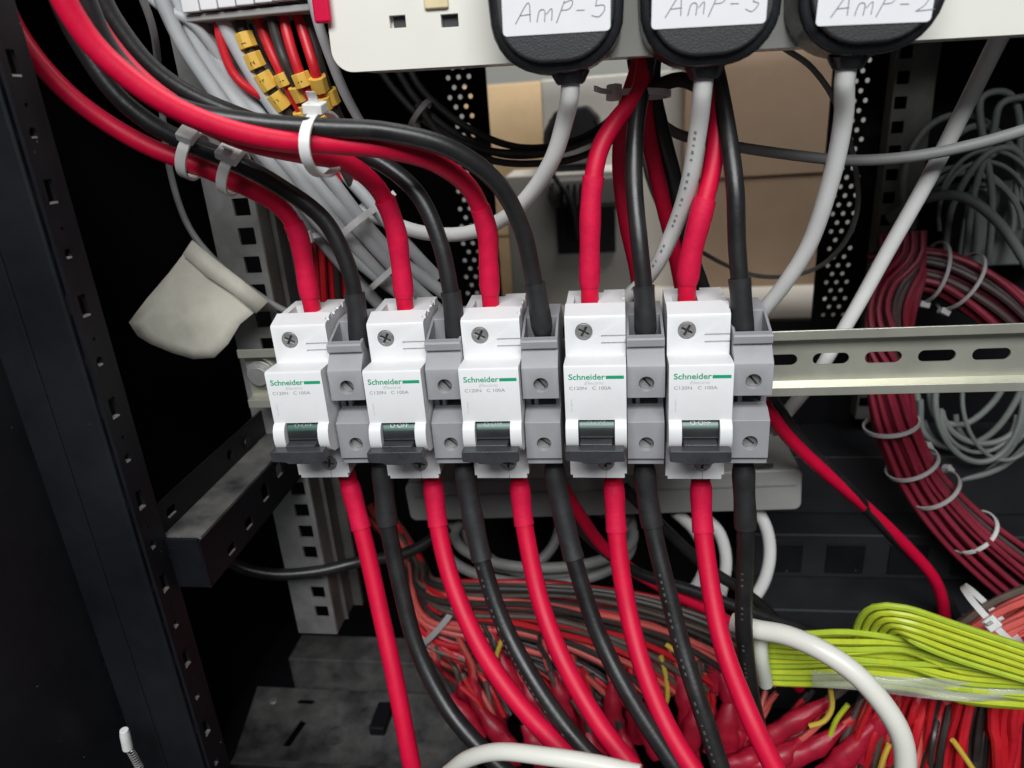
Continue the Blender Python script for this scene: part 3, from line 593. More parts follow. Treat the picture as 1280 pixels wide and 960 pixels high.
# ------------------------------------------------------------------ grey data cables, upper left
gG = 'grey data cables slanting past the rack post'
DC = [[(196, -20, 44), (232, 60, 48), (285, 140, 54), (345, 215, 60), (405, 285, 66), (470, 345, 74), (520, 385, 84)],
      [(212, -20, 50), (250, 60, 54), (305, 140, 60), (365, 215, 64), (425, 285, 68), (485, 350, 76), (540, 400, 86)],
      [(228, -20, 56), (268, 60, 58), (322, 140, 64), (382, 212, 68), (440, 280, 70), (492, 335, 76), (530, 372, 84)],
      [(262, -20, 52), (290, 50, 56), (338, 130, 62), (398, 205, 68), (452, 272, 72), (500, 325, 78), (560, 372, 88)],
      [(240, -20, 66), (284, 70, 68), (345, 150, 72), (410, 228, 74), (460, 288, 76), (510, 348, 80), (560, 400, 90)],
      [(280, -20, 70), (308, 50, 70), (362, 130, 74), (420, 205, 76), (470, 262, 78), (515, 315, 82), (545, 345, 90)],
      [(206, -20, 68), (240, 70, 70), (300, 160, 74), (350, 230, 76), (395, 292, 78), (450, 355, 84), (500, 410, 92)],
      [(180, -10, 46), (205, 10, 46), (240, 30, 50), (285, 90, 60), (330, 155, 70), (390, 240, 78)]]
DL = ['grey data cable lowest of the slanting bunch at the rack post', 'grey data cable lying over the slanting bunch at the rack post', 'grey data cable in the middle of the slanting bunch', 'grey data cable under the yellow markers',
      'grey data cable beneath the middle of the slanting bunch', 'grey data cable on the upper side of the slanting bunch', 'grey data cable showing under the slanting bunch beside the square holes', 'grey data cable looping out of the white terminal strip']
for p, l in zip(DC, DL): cable('data_cable', p, 3.5 if p is not DC[-1] else 2.4, 'data_cable', l, 'cable', gG, n=12, wob=0.5)
c = U(443, 283, 72); tie('cable_tie', c, tng((400, 230), (480, 325), 72), 13, 12, 'clear white cable tie round the slanting grey data cables', head=0.93, tail=10, wd=3.4)
c = U(487, 340, 78); tie('cable_tie', c, tng((440, 285), (520, 375), 78), 13, 12, 'clear white cable tie on the grey data cables near the second breaker', head=0.7, tail=6, wd=3.0, group='cable ties')
cable('thin_wire', [(176, -10, 30), (192, 40, 40), (200, 110, 60), (212, 210, 72), (232, 275, 70), (262, 318, 66), (300, 352, 66), (345, 383, 70), (380, 398, 76)], 1.7, 'thin_grey', 'thin grey wire carrying the cream paper tag', 'wire', n=8, wob=0.2)
# paper tag on the thin wire
def tagpoly():
    o = [U(*q) for q in ((240, 303, 62), (268, 330, 63), (298, 354, 63), (332, 379, 64), (300, 405, 60), (285, 430, 58), (268, 447, 57), (242, 449, 57), (215, 441, 58), (188, 430, 60), (172, 420, 62), (161, 403, 63), (182, 375, 62), (212, 340, 61))]
    return o
tp = tagpoly(); cen = sum(tp, Vector()) / len(tp); g = G(); n = len(tp); rings = [1.0, 0.75, 0.5, 0.25]; v = []
rnd = random.Random(5)
for k, s in enumerate(rings):
    for p in tp:
        q = cen.lerp(p, s); q.y += (1 - s) * -4 + (rnd.uniform(-.7, .7) if k else 0); v.append(q)
v.append(cen + Vector((0, -4.6, 0))); f = []
for k in range(3):
    for i in range(n): f.append([k * n + i, k * n + (i + 1) % n, (k + 1) * n + (i + 1) % n, (k + 1) * n + i])
f += [[3 * n + i, 3 * n + (i + 1) % n, 4 * n] for i in range(n)]
g.add(v, f); tg_ = thing('paper_tag', tp[7], 'cream paper tag folded over a thin grey wire', 'tag')
o = mk('folded_sheet', g, 'tag_paper', tg_, ang=60); sd = o.modifiers.new('thick', 'SOLIDIFY'); sd.thickness = 0.0006
w0 = [U(240, 300, 60.5), U(266, 322, 61), (U(300, 348, 61.5)), U(335, 377, 62)]
w1 = [U(228, 318, 58), U(258, 345, 58), (U(290, 366, 58.5)), U(320, 392, 60)]
g = G(); g.add(w0 + w1, [(i, i + 1, i + 5, i + 4) for i in range(3)]); o = mk('fold_strip', g, 'tag_paper', tg_, ang=60); sd = o.modifiers.new('thick', 'SOLIDIFY'); sd.thickness = 0.0006
# white terminal strip with marked wires
ts = thing('terminal_strip', U(310, 20, 50), 'white terminal strip with wires plugged into its underside', 'terminal strip')
a0 = U(232, 24, 46); a1 = U(392, 14, 46); wdt = (a1.x - a0.x) / 7
for i in range(7):
    x = a0.x + i * wdt
    mk('terminal_segment', G().box((x + .25, 44, a0.z + 2.2 + i * 0.25), (x + wdt - .25, 70, a0.z + 40)), 'white_plastic', ts, bevel=0.7)
mk('clear_base', G().box((a0.x - 2, 47, a0.z - 1.2), (a1.x + 3, 74, a0.z + 1.9)), 'pdu_grey', ts, bevel=0.8)
gW = 'marked wires under the white terminal strip'
MW = [([(300, 20, 56), (308, 48, 56), (326, 90, 58), (352, 130, 62), (384, 170, 68), (420, 215, 74)], 'wire_black', [(0.08, 0.18), (0.19, 0.29), (0.30, 0.42), (0.43, 0.55)], 'black wire with four yellow markers at the edge of the terminal strip wires'),
      ([(322, 20, 58), (334, 55, 58), (350, 90, 58), (372, 132, 62), (400, 180, 70), (430, 225, 76)], 'wire_red', [(0.30, 0.39), (0.52, 0.60)], 'red wire with a high and a low yellow marker under the terminal strip'),
      ([(338, 18, 54), (348, 58, 54), (358, 85, 54), (378, 125, 60), (405, 170, 68), (440, 230, 76)], 'wire_black', [(0.36, 0.46), (0.47, 0.56), (0.58, 0.66)], 'black wire with three stacked yellow markers under the terminal strip'),
      ([(352, 18, 56), (362, 55, 54), (374, 90, 54), (390, 125, 58), (416, 172, 68), (448, 230, 78)], 'wire_red', [(0.30, 0.39), (0.44, 0.53), (0.54, 0.62)], 'red wire with three spaced yellow markers under the terminal strip'),
      ([(370, 18, 58), (380, 50, 56), (392, 85, 54), (404, 120, 60), (425, 165, 70), (455, 225, 80)], 'wire_red', [(0.34, 0.43), (0.44, 0.53)], 'red wire with two large yellow markers beside the power strip'),
      ([(384, 18, 60), (394, 55, 60), (404, 95, 60), (416, 130, 64), (436, 175, 72)], 'wire_black', [(0.55, 0.66)], 'black wire with one low yellow marker beside the power strip'),
      ([(330, 22, 64), (346, 70, 66), (368, 115, 66), (392, 155, 68), (425, 210, 78)], 'wire_brown', [(0.52, 0.62), (0.66, 0.76)], 'brown wire with two low yellow markers above the cable tie')]
for k, (p, m, marks, l) in enumerate(MW):
    path = wobble(pxpath(p, 2.0), 0.4, k); r = thing('marked_wire', path[0], l, 'wire', gW); mk('jacket', G().tube(path, 2.5, 10), m, r)
    for (u0, u1) in marks:
        q = path[int(u0 * len(path)):max(int(u1 * len(path)), int(u0 * len(path)) + 4)]
        mo = mk('marker', G().tube(q, 4.5, 8), 'marker_yellow', r, bevel=0.3)
        A = q[len(q) // 2]; t = (q[-1] - q[0]).normalized(); side = t.cross(Vector((0, -1, 0))).normalized()
        tx = text_g(str((k * 3 + int(u0 * 10)) % 6 + 1), 3.6, -1.2, 0, -1.3); g = G()
        g.add([A + t * -p_.x + side * p_.z * 0.9 + Vector((0, -4.42 + p_.y, 0)) for p_ in tx.v], tx.f); mk('marker_number', g, 'ink', mo)
cable('thin_wire', [(271, 20, 54), (277, 55, 54), (290, 90, 55), (312, 112, 57), (345, 127, 64), (390, 140, 76), (420, 150, 84)], 2.2, 'wire_red', 'single red wire looping out from the terminal strip', 'wire', n=10)
cable('thin_wire', [(388, -10, 40), (398, 30, 40), (412, 70, 44), (430, 115, 52), (452, 155, 62), (480, 200, 72)], 2.3, 'data_cable', 'grey wire running down beside the red end of the power strip', 'wire', n=10)
gV = 'red wires dropping behind the rail-end breaker'
for k in range(6):
    x = 384 + k * 8.5
    cable('thin_wire', [(x - 18, 235, 74 + k % 2 * 4), (x - 6, 275, 76 + k % 2 * 4), (x + 2, 320, 80 + k % 2 * 4), (x + 6, 375, 84 + k % 2 * 4), (x + 12, 430, 90)], 1.9, 'wire_red' if k != 4 else 'wire_black', ['red wire nearest the ribbed post', 'red wire second from the ribbed post', 'red wire third from the ribbed post', 'red wire fourth from the ribbed post', 'black wire in the red row', 'red wire hidden beside the black cable'][k] + ' behind the rail-end breaker', 'wire', gV, n=8)
c = U(391, 293, 76); tie('cable_tie', c, (0.1, 0, -1), 6, 13, 'small white tie band across the thin red wires', head=0.5, tail=0, wd=2.6, up=(0, 1, 0))
for k, p in enumerate([[(455, 300, 92), (480, 345, 96), (520, 385, 104), (560, 430, 110)], [(470, 320, 94), (500, 365, 98), (540, 410, 106)]]):
    cable('thin_wire', p, 2.2, 'wire_red', ['red wire slanting between the rail-end and second breakers', 'second red wire slanting behind the second breaker'][k], 'wire', gV, n=8)
# dark cables crossing behind, upper middle
gK = 'dark thin cables crossing behind the breakers'
for k, p in enumerate([[(470, 80, 150), (500, 120, 150), (540, 158, 150), (600, 186, 152), (660, 192, 155), (720, 182, 160), (770, 150, 170), (800, 90, 180), (808, 30, 186)],
                       [(488, 75, 154), (520, 125, 154), (565, 165, 154), (625, 192, 156), (690, 190, 160), (745, 168, 166), (790, 115, 176), (804, 40, 184)],
                       [(505, 75, 160), (532, 118, 158), (585, 160, 158), (650, 184, 160), (720, 176, 166), (772, 140, 174), (800, 80, 182), (810, 30, 186)],
                       [(520, 130, 146), (555, 172, 148), (612, 200, 150), (670, 204, 154), (730, 194, 160), (780, 160, 170), (812, 100, 180), (822, 40, 186)]]):
    cable('thin_cable', p, 2.1, 'dark_grey_cable', ['dark grey cable lowest at the bend below the power strip', 'dark grey cable second at the bend below the power strip', 'dark grey cable uppermost at the bend below the power strip', 'dark grey cable sagging across the tan carton'][k], 'cable', gK, n=10)
c = U(525, 143, 152); tie('cable_tie', c, tng((500, 115), (560, 165), 152), 9, 8, 'dull cable tie on the dark cables below the power strip', head=0.6, tail=8, wd=3, m='tie_clear')
cable('thin_cable', [(820, 150, 120), (850, 168, 110), (905, 181, 100), (980, 193, 92), (1060, 200, 84), (1140, 195, 76), (1220, 180, 68), (1300, 158, 60)], 2.7, 'thin_grey', 'grey cable sweeping across behind the plug cord', 'cable', n=12)
cable('thin_cable', [(980, 60, 130), (1015, 85, 130), (1045, 130, 135), (1068, 200, 150), (1072, 260, 170), (1050, 310, 190), (1010, 340, 210), (950, 345, 230), (890, 322, 240), (845, 290, 246), (815, 240, 252), (800, 170, 256), (806, 60, 258)], 1.5, 'thin_grey', 'thin grey cable curling beside the perforated strip', 'cable', n=8)
cable('pale_cable', [(1262, 20, 60), (1245, 55, 66), (1210, 128, 78), (1152, 240, 90), (1100, 330, 98), (1060, 402, 102), (1020, 470, 104), (985, 515, 106), (965, 540, 110)], 3.8, 'grey_cable', 'pale grey cord passing behind the bare slotted rail', 'cable', n=16)
# ------------------------------------------------------------------ room seen through the rear opening
struct(mk('room_wall', G().box((-900, 1500, -700), (1700, 1520, 1400)), 'room_wall'))
struct(mk('room_floor', G().box((-900, 304, -720), (1700, 1500, -700)), 'room_wall'))
def carton(name, x0, x1, y0, y1, z0, z1, m, label, tape=None):
    r = thing(name, ((x0 + x1) / 2, (y0 + y1) / 2, z0), label, 'carton')
    mk('carton_body', G().box((x0, y0, z0), (x1, y1, z1)), m, r, bevel=1.5)
    mk('flap', G().box((x0 + 1, y0 - 1.6, (z0 + z1) / 2 - 40), (x1 - 1, y0 - .2, z1 - 2)), m, r, bevel=0.5)
    return r
A = U(880, 392, 620); Bq = U(1012, 60, 620)
carton('cardboard_carton', A.x - 30, Bq.x + 40, 620, 800, -150, 300, 'cardboard', 'tall brown cardboard carton behind the cabinet')
A = U(612, 330, 760); Bq = U(700, 110, 760)
carton('cardboard_carton', A.x - 20, Bq.x, 760, 860, -170, 160, 'cardboard_light', 'light tan cardboard carton behind the cabinet')
A = U(690, 330, 560); Bq = U(772, 318, 560)
eq = thing('white_equipment', ((A.x + Bq.x) / 2, 600, -160), 'white equipment case with dark front panel behind the cabinet', 'equipment')
t1 = U(730, 222, 560); t2 = U(730, 316, 560)
mk('case', G().box((A.x - 50, 562, -150), (Bq.x + 30, 639.8, t1.z + 6)), 'carton_white', eq, bevel=2)
t0 = U(730, 96, 640)
mk('rear_panel', G().box((A.x - 10, 640, -149), (Bq.x + 105, 662, t0.z)), 'carton_white', eq, bevel=2)
mk('dark_panel', G().box((A.x + 8, 558, t2.z), (Bq.x - 2, 561.8, t1.z - 32)), 'device_black', eq, bevel=0.6)
mk('panel_frame', G().box((A.x + 4, 560, t1.z - 30), (Bq.x + 2, 561.8, t1.z - 2)), 'pdu_grey', eq, bevel=0.6)
for k in range(6):
    x = A.x + 14 + k * 7.5; mk('vent_bar', G().box((x, 557, t2.z + 18), (x + 3.0, 559.8, t1.z - 6)), 'black_plastic', eq)
ad = thing('power_adapter', U(715, 222, 570), 'black power adapter standing on the white equipment case', 'adapter')
q0 = U(682, 222, 575); q1 = U(752, 130, 575)
mk('adapter_case', G().prism([(q0.x, q0.z), (q1.x, q0.z), (q1.x - 2, q1.z - 14), (q1.x - 16, q1.z), (q0.x + 14, q1.z - 4), (q0.x, q1.z - 26)], 1, 572, 620), 'device_black', ad, bevel=3)
mk('adapter_label', G().box((q0.x + 18, 570.6, q0.z + 14), (q1.x - 10, 571.8, q0.z + 34)), 'pdu_grey', ad)
mk('adapter_lead', G().tube(spline([U(690, 150, 566), U(682, 175, 560), U(690, 215, 556), U(712, 250, 554), U(722, 300, 553)], 4), 3, 10), 'black_plastic', ad)
mk('adapter_lead', G().tube(spline([U(745, 150, 566), U(755, 185, 560), U(745, 235, 556), U(738, 300, 553)], 4), 3, 10), 'black_plastic', ad)
k0 = U(950, 402, 480); k1 = U(1055, 402, 480)
tag(mk('shelf_edge', G().box((k0.x - 240, 480, k0.z - 3.5), (k1.x + 6, 700, k0.z + 3)), 'carton_white', bevel=0.6), 'thin white shelf edge below the cartons behind the cabinet', 'shelf')
# ------------------------------------------------------------------ grey distribution unit under the breakers
p0, p1 = U(512, 643, 130), U(1003, 628, 130)
pd = thing('distribution_unit', ((p0.x + p1.x) / 2, 150, p0.z), 'long grey distribution unit lying behind the breaker bottoms', 'power strip')
ta = math.atan2(p1.z - p0.z, p1.x - p0.x); 
g = G().prism(rrect(p0.x, p0.z, p1.x, p0.z + 30, 5, 5), 1, 130, 185); mk('housing', g, 'pdu_grey', pd, bevel=1.5)
mk('lid_groove', G().box((p0.x + 6, 128.9, p0.z + 19), (p1.x - 4, 129.9, p0.z + 20.2)), 'thin_grey', pd)
q = U(957, 590, 129); mk('mount_slot', G().box((q.x - 6, 128.7, q.z - 1.5), (q.x + 6, 129.8, q.z + 1)), 'cavity_dark', pd)
pd.rotation_euler = (0, -ta, 0)
# grey coil under the distribution unit
gC = 'grey cable coil under the distribution unit'
def loop(cx, cy, rx, ry, Y0, dY, a0, a1, n=26): return [(cx + rx * math.cos(math.radians(a0 + (a1 - a0) * i / n)), cy - ry * math.sin(math.radians(a0 + (a1 - a0) * i / n)), Y0 + dY * math.sin(math.radians(a0 + (a1 - a0) * i / n))) for i in range(n + 1)]
for k, (cx, cy, rx, ry, y, l) in enumerate([(680, 668, 112, 42, 150, 'grey cable turn nearest the red wires in the coil'), (672, 678, 118, 52, 156, 'grey cable turn hanging lowest in the coil'), (690, 660, 100, 60, 164, 'grey cable turn tilted at the back of the coil'), (640, 650, 60, 62, 172, 'small grey cable turn inside the coil')]):
    cable('coil_turn', loop(cx, cy, rx, ry, y, 26, 20 + k * 17, 365 + k * 17), 3.9, 'pdu_grey', l, 'cable', gC, n=12)
cable('white_lead', loop(900, 690, 62, 78, 138, 10, -70, 80, 14), 4.2, 'grey_cable', 'pale lead curving behind the last black lower cable', 'cable', n=12)
cable('white_lead', [(845, 640, 142), (870, 665, 140), (882, 700, 136), (868, 735, 130), (845, 742, 126)], 4.2, 'grey_cable', 'pale lead end hooked beside the last red lower cable', 'cable', n=12)
cable('white_lead', [(880, 645, 150), (900, 668, 146), (908, 705, 140), (900, 750, 134)], 4.2, 'grey_cable', 'pale lead hanging beside the last red lower cable', 'cable', n=12)
cable('black_hose', [(285, 700, 60), (310, 712, 62), (350, 718, 66), (400, 714, 74), (450, 702, 84), (510, 690, 100), (560, 660, 120)], 3.8, KC, 'black hose crossing in front of the rack post', 'hose', n=12)
# ------------------------------------------------------------------ black equipment on the right, behind the rail
eb = thing('stacked_equipment', (390, 220, -300), 'black dusty rack equipment below the bare rail', 'equipment')
e0 = U(955, 730, 150); e1 = U(1010, 655, 190)
mk('lower_case', G().box((e0.x - 10, 165, FLOOR + 1), (560, 298, -232)), 'device_black', eb, bevel=1.5)
mk('middle_case', G().box((e0.x - 4, 205, -231.8), (560, 298, -192)), 'device_black', eb, bevel=1.5)
mk('upper_case', G().box((e0.x, 235, -191.8), (560, 298, -140)), 'device_black', eb, bevel=1.5)
for k in range(5): mk('rib', G().box((e0.x + 12 + k * 46, 203.2, -226), (e0.x + 40 + k * 46, 204.8, -200)), 'cabinet_black', eb, bevel=0.4)
# ------------------------------------------------------------------ wire bundles
def bundle(name, centre, n, rad, wr, mats, label, cat, twist=0.6, seed=1, flat=1.0, group=None, sides=8, taper=None):
    """n separate wires following one centre line (3-D points)"""
    rnd = random.Random(seed); C_ = spline(centre, 6); N = len(C_); root = thing(name, C_[0], label, cat, group)
    offs = []
    for i in range(n):
        r_ = math.sqrt((i + 0.5) / n); a = i * 2.39996; offs.append((r_ * math.cos(a), r_ * math.sin(a)))
    T = [(C_[min(i + 1, N - 1)] - C_[max(i - 1, 0)]).normalized() for i in range(N)]
    for w_, (ox, oy) in enumerate(offs):
        a = Vector((0, 0, 1)); path = []; ph = rnd.uniform(0, 6.28); ph2 = rnd.uniform(0, 6.28); f1 = rnd.uniform(0.7, 1.4)
        for i in range(N):
            nn = (a - T[i] * a.dot(T[i])).normalized(); ss = T[i].cross(nn); u = i / (N - 1); k = rad * (taper(u) if taper else 1)
            tw = twist * u; x = ox * math.cos(tw) - oy * math.sin(tw); y = ox * math.sin(tw) + oy * math.cos(tw)
            path.append(C_[i] + nn * (x * k * flat + 0.9 * math.sin(ph + u * 7 * f1)) + ss * (y * k + 0.9 * math.sin(ph2 + u * 6 * f1)))
        mk('wire', G().tube(path, wr, sides), mats[rnd.randrange(len(mats))], root)
    return root
RB = ['loom_red_shaded', 'loom_red_shaded', 'loom_dark', 'loom_red_shaded', 'loom_dark']
gR = 'red and black wire looms behind the rail'
def P3(l): return [U(*q) for q in l]
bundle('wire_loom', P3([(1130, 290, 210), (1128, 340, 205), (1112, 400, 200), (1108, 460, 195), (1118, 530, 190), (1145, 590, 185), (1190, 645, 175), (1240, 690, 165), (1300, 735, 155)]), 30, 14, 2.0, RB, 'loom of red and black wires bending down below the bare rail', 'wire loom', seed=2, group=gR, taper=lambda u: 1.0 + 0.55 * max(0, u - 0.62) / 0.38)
bundle('wire_loom', P3([(1090, 345, 225), (1130, 338, 222), (1180, 345, 216), (1235, 375, 208), (1300, 430, 200)]), 20, 16, 2.4, ['loom_red_shaded', 'loom_red_shaded', 'loom_dark'], 'thick loom of red wires above the bare rail', 'wire loom', seed=3, group=gR)
for (px, py, Y, a, b, l) in [(1114, 530, 190, (1108, 480), (1125, 580), 'tie band round the loom just below the bare rail'), (1140, 580, 186, (1118, 540), (1160, 615), 'tie band second below the bare rail on the red loom'), (1168, 612, 180, (1140, 585), (1195, 650), 'tie band third below the bare rail on the red loom'), (1215, 665, 170, (1185, 640), (1250, 700), 'white knotted tie on the red loom')]:
    tie('cable_tie', U(px, py, Y), tng(a, b, Y), 17, 17, l, head=0.62 if 'knot' in l else 0.9, tail=9 if 'knot' in l else 0, wd=2.6, m='tie_clear' if 'knot' not in l else 'tie_white')
for (px, py, Y, a, b, l) in [(1165, 340, 218, (1130, 338), (1200, 352), 'tie loop on the thick red loom beside the pale cord'), (1200, 352, 214, (1170, 342), (1235, 375), 'white tie loop on the thick red loom above the rail')]:
    tie('cable_tie', U(px, py, Y), tng(a, b, Y), 20, 20, l, head=0.45, tail=0, wd=2.2, m='tie_clear')
# grey coils at the right edge
gQ = 'grey cable coils beside the red looms'
for k, p in enumerate([[(1150, 500, 240), (1155, 540, 238), (1190, 560, 236), (1235, 545, 234), (1270, 500, 232), (1290, 440, 232)],
                       [(1145, 490, 244), (1160, 555, 240), (1205, 590, 238), (1255, 570, 236), (1290, 510, 234)],
                       [(1160, 480, 240), (1170, 520, 240), (1205, 530, 238), (1240, 505, 236), (1262, 470, 236)],
                       [(1120, 600, 246), (1190, 600, 238), (1250, 585, 232), (1300, 540, 230)],
                       [(1110, 275, 240), (1150, 250, 232), (1200, 245, 226), (1250, 280, 222), (1290, 340, 220)],
                       [(1180, 330, 250), (1190, 260, 246), (1225, 200, 244), (1262, 185, 244), (1290, 210, 244)],
                       [(1205, 340, 250), (1215, 250, 246), (1240, 170, 246), (1252, 130, 246), (1290, 120, 246)],
                       [(1235, 330, 246), (1240, 240, 246), (1225, 150, 250), (1230, 120, 252), (1262, 118, 252), (1275, 160, 250), (1270, 260, 248)]]):
    cable('coiled_cable', p, 3.3 if k == 4 else 2.3, 'coil_grey', ['grey cable loop hanging below the rail, second from the loom', 'grey cable loop hanging lowest behind the rail', 'small grey cable loop just below the rail', 'grey cable loop crossing the black equipment edge', 'thick pale cable arching over the grey box', 'grey cable arch over the grey box, innermost', 'grey cable rising past the pale cord', 'grey cable arch over the grey box, tallest'][k], 'cable', gQ, n=10)
rl = random.Random(21)
for k in range(14):
    if k < 8: cx, cy, rx, ry, y = rl.uniform(1195, 1275), rl.uniform(215, 320), rl.uniform(45, 85), rl.uniform(40, 105), rl.uniform(236, 258); a0, a1 = rl.uniform(-30, 10), rl.uniform(150, 200)
    else: cx, cy, rx, ry, y = rl.uniform(1190, 1260), rl.uniform(485, 520), rl.uniform(45, 85), rl.uniform(40, 85), rl.uniform(228, 250); a0, a1 = rl.uniform(165, 190), rl.uniform(350, 380)
    cable('coiled_cable', loop(cx, cy, rx, ry, y, 8, a0, a1, 14), rl.choice([1.5, 1.9, 2.2]), 'coil_grey', 'thin grey cable arching over the dim grey box' if k < 8 else 'thin grey cable looping under the bare rail beside the red loom', 'cable', 'thin grey cable loops above the rail' if k < 8 else 'thin grey cable loops below the rail', n=8)
g0 = U(1195, 335, 262); g1 = U(1290, 232, 262)
tag(mk('grey_box', G().box((g0.x, 262, g0.z), (g1.x + 30, 320 - 22, g1.z)), 'coil_grey', bevel=2.5), 'dim grey plastic box behind the thick red loom', 'box')
# red and black wires fanning out from the tied neck at the bottom
gF = 'fan of red and black wires on the cabinet floor'
rnd = random.Random(11)
ends = [(560, 880, 72), (585, 905, 66), (612, 868, 74), (640, 850, 80), (655, 880, 74), (690, 868, 76), (720, 895, 66), (765, 835, 84), (775, 865, 76), (800, 880, 70), (835, 838, 84), (850, 868, 74), (868, 820, 86), (895, 855, 78), (905, 800, 92), (930, 850, 84), (960, 860, 84), (985, 835, 92), (1000, 870, 84), (1010, 800, 100)]
fan = thing('wire_fan', U(540, 780, 105), 'fan of red and black wires spreading from a tied neck on the cabinet floor', 'wire loom')
for i in range(92):
    u = min(1, max(0, (i + rnd.uniform(-4, 4)) / 91)); jx = rnd.uniform(-12, 12); jy = rnd.uniform(-9, 9); d = rnd.uniform(-14, 12)
    pts = [(455 + 20 * u, 640 - 15 * u, 200), (500 + 25 * u + jx * .5, 705 - 6 * u, 150), (528 + 20 * u + jx, 808 - 74 * u + jy, 114 + d), (568 + 150 * u + jx, 845 - 106 * u + jy, 108 + d), (588 + 300 * u + jx, 870 - 94 * u + jy, 98 + d), (600 + 420 * u + jx, 905 - 62 * u + jy, 84 + d * .5)]
    mk('wire', G().tube(wobble(pxpath(pts, 6), 0.9, i), 2.05, 8), ['wire_red', 'wire_black', 'wire_coral', 'wire_red', 'wire_black', 'wire_brown', 'wire_coral', 'wire_black'][rnd.randrange(8)], fan)
tie('neck_tie', U(548, 770, 112), tng((510, 735), (600, 800), 108), 30, 20, 'pale tie band round the neck of the wire fan', head=0.55, tail=0, wd=4, m='tie_clear')
# crimp boots: red sleeves over the wire ends, each its own thing
WIRES = []
def boot(px, py, Y, dx, dy, L, W, label, m='boot_red', group='red crimp boots on the wire ends'):
    c = U(px, py, Y); d = (U(px + dx, py + dy, Y - 10) - c).normalized(); n_ = 10; path = [c + d * (L * i / n_) for i in range(n_ + 1)]
    prof = [0.34, 0.45, 0.62, 0.82, 0.92, 0.95, 0.93, 0.97, 1.0, 1.02, 1.0]
    rr = random.Random(int(px * 7 + py)); N_ = 14; perp = d.cross(Vector((0, 1, 0))).normalized(); wv = rr.uniform(-2.5, 2.5)
    path = [c + d * (L * 0.9 * i / n_) + perp * wv * math.sin(i / n_ * 3.1) for i in range(n_ + 1)]
    g = G().tube(path, [W / 2 * 0.74 * p * (1 + 0.07 * math.sin(i_ * 2.1 + px)) for i_, p in enumerate(prof)], N_)
    ctr = c + d * L / 2
    for i, p in enumerate(g.v):
        k_ = i // N_; p.y = ctr.y + (p.y - ctr.y) * (1 - 0.045 * min(k_, 10)); p += Vector((rr.uniform(-.45, .45), rr.uniform(-.45, .45), rr.uniform(-.45, .45)))
    for q in range(3):                                       # the wires that enter it
        o_ = Vector((rr.uniform(-1.6, 1.6), rr.uniform(-1, 1), 0)); e_ = c - d * rr.uniform(14, 24) + Vector((rr.uniform(-7, 3), rr.uniform(-2, 6), 3))
        WIRES.append((spline([c + d * 5 + o_, c + o_, c - d * 7 + o_ * 1.5, e_], 3), rr.choice(['wire_red', 'wire_black', 'wire_brown', 'wire_coral'])))
    return tag(mk('crimp_boot', g, m, base=c), label, 'crimp boot', group)
BT = [(545, 815, 96, 12, 60, 52, 13, 'long red crimp boot hanging under the neck tie'), (590, 840, 84, 14, 60, 46, 17, 'red crimp boot between the first and second red lower cables'), (562, 870, 76, 30, 50, 40, 22, 'wide red crimp boot at the foot of the first black lower cable'),
      (625, 815, 90, 22, 50, 44, 20, 'red crimp boot beside the second black lower cable'), (655, 850, 82, 20, 50, 42, 22, 'red crimp boot beside the middle red lower cable'), (690, 840, 80, 14, 50, 40, 18, 'red crimp boot under the middle red lower cable'),
      (705, 885, 70, 14, 50, 36, 20, 'red crimp boot low between the middle red and black lower cables'), (766, 850, 80, 6, 60, 46, 18, 'red crimp boot with a yellow wire beside the middle black lower cable'), (735, 915, 60, 10, 40, 40, 22, 'red crimp boot at the foot of the middle red lower cable'),
      (800, 885, 72, 20, 50, 40, 18, 'red crimp boot under the fourth red lower cable'), (848, 840, 82, 10, 60, 50, 20, 'red crimp boot between fourth red and fourth black lower cables'), (872, 872, 74, -10, 50, 44, 20, 'red crimp boot below the orange wire'),
      (880, 800, 92, 14, 50, 40, 18, 'bright red crimp boot beside the fourth black lower cable'), (898, 835, 84, 16, 50, 48, 20, 'red crimp boot behind the last red lower cable'), (915, 870, 76, -4, 50, 40, 22, 'red crimp boot under the last red lower cable'),
      (1035, 875, 78, -60, 45, 62, 20, 'red crimp boot lying under the cut end of the green wires'), (1055, 905, 70, -60, 40, 60, 20, 'red crimp boot lying below the green wires'), (1090, 905, 66, -50, 60, 60, 22, 'red crimp boot inside the white cable arc'), (1118, 870, 72, -40, 80, 56, 20, 'red crimp boot just under the white cable arc'),
      (1000, 925, 66, -40, 30, 44, 22, 'red crimp boot at the foot of the last red lower cable'), (960, 930, 66, -30, 20, 40, 22, 'red crimp boot touching the last red lower cable'), (655, 905, 64, 20, 40, 36, 22, 'red crimp boot under the second red lower cable'), (600, 885, 72, 26, 40, 40, 20, 'red crimp boot beside the second red lower cable foot'), (830, 915, 60, 20, 40, 40, 22, 'red crimp boot at the foot of the middle black lower cable')]
for b_ in BT:
    WIRES.clear(); r_ = boot(*b_)
    for path, m in list(WIRES): mk('wire_end', G().tube(path, 1.9, 8), m, r_)
more = [(575, 850, 90, 10, 60), (608, 860, 82, 16, 56), (642, 835, 90, 16, 50), (672, 880, 72, 14, 50), (722, 862, 80, 10, 60), (742, 880, 70, 12, 50), (786, 870, 80, 8, 60), (815, 860, 80, 14, 50), (862, 900, 66, 4, 50), (890, 880, 74, 0, 50), (925, 895, 70, -14, 50), (945, 905, 72, -30, 46), (980, 900, 76, -46, 36), (1020, 900, 76, -50, 40), (1070, 930, 62, -40, 50), (1085, 870, 78, -44, 60), (618, 900, 66, 18, 50), (690, 915, 60, 14, 40), (775, 910, 62, 14, 44)]
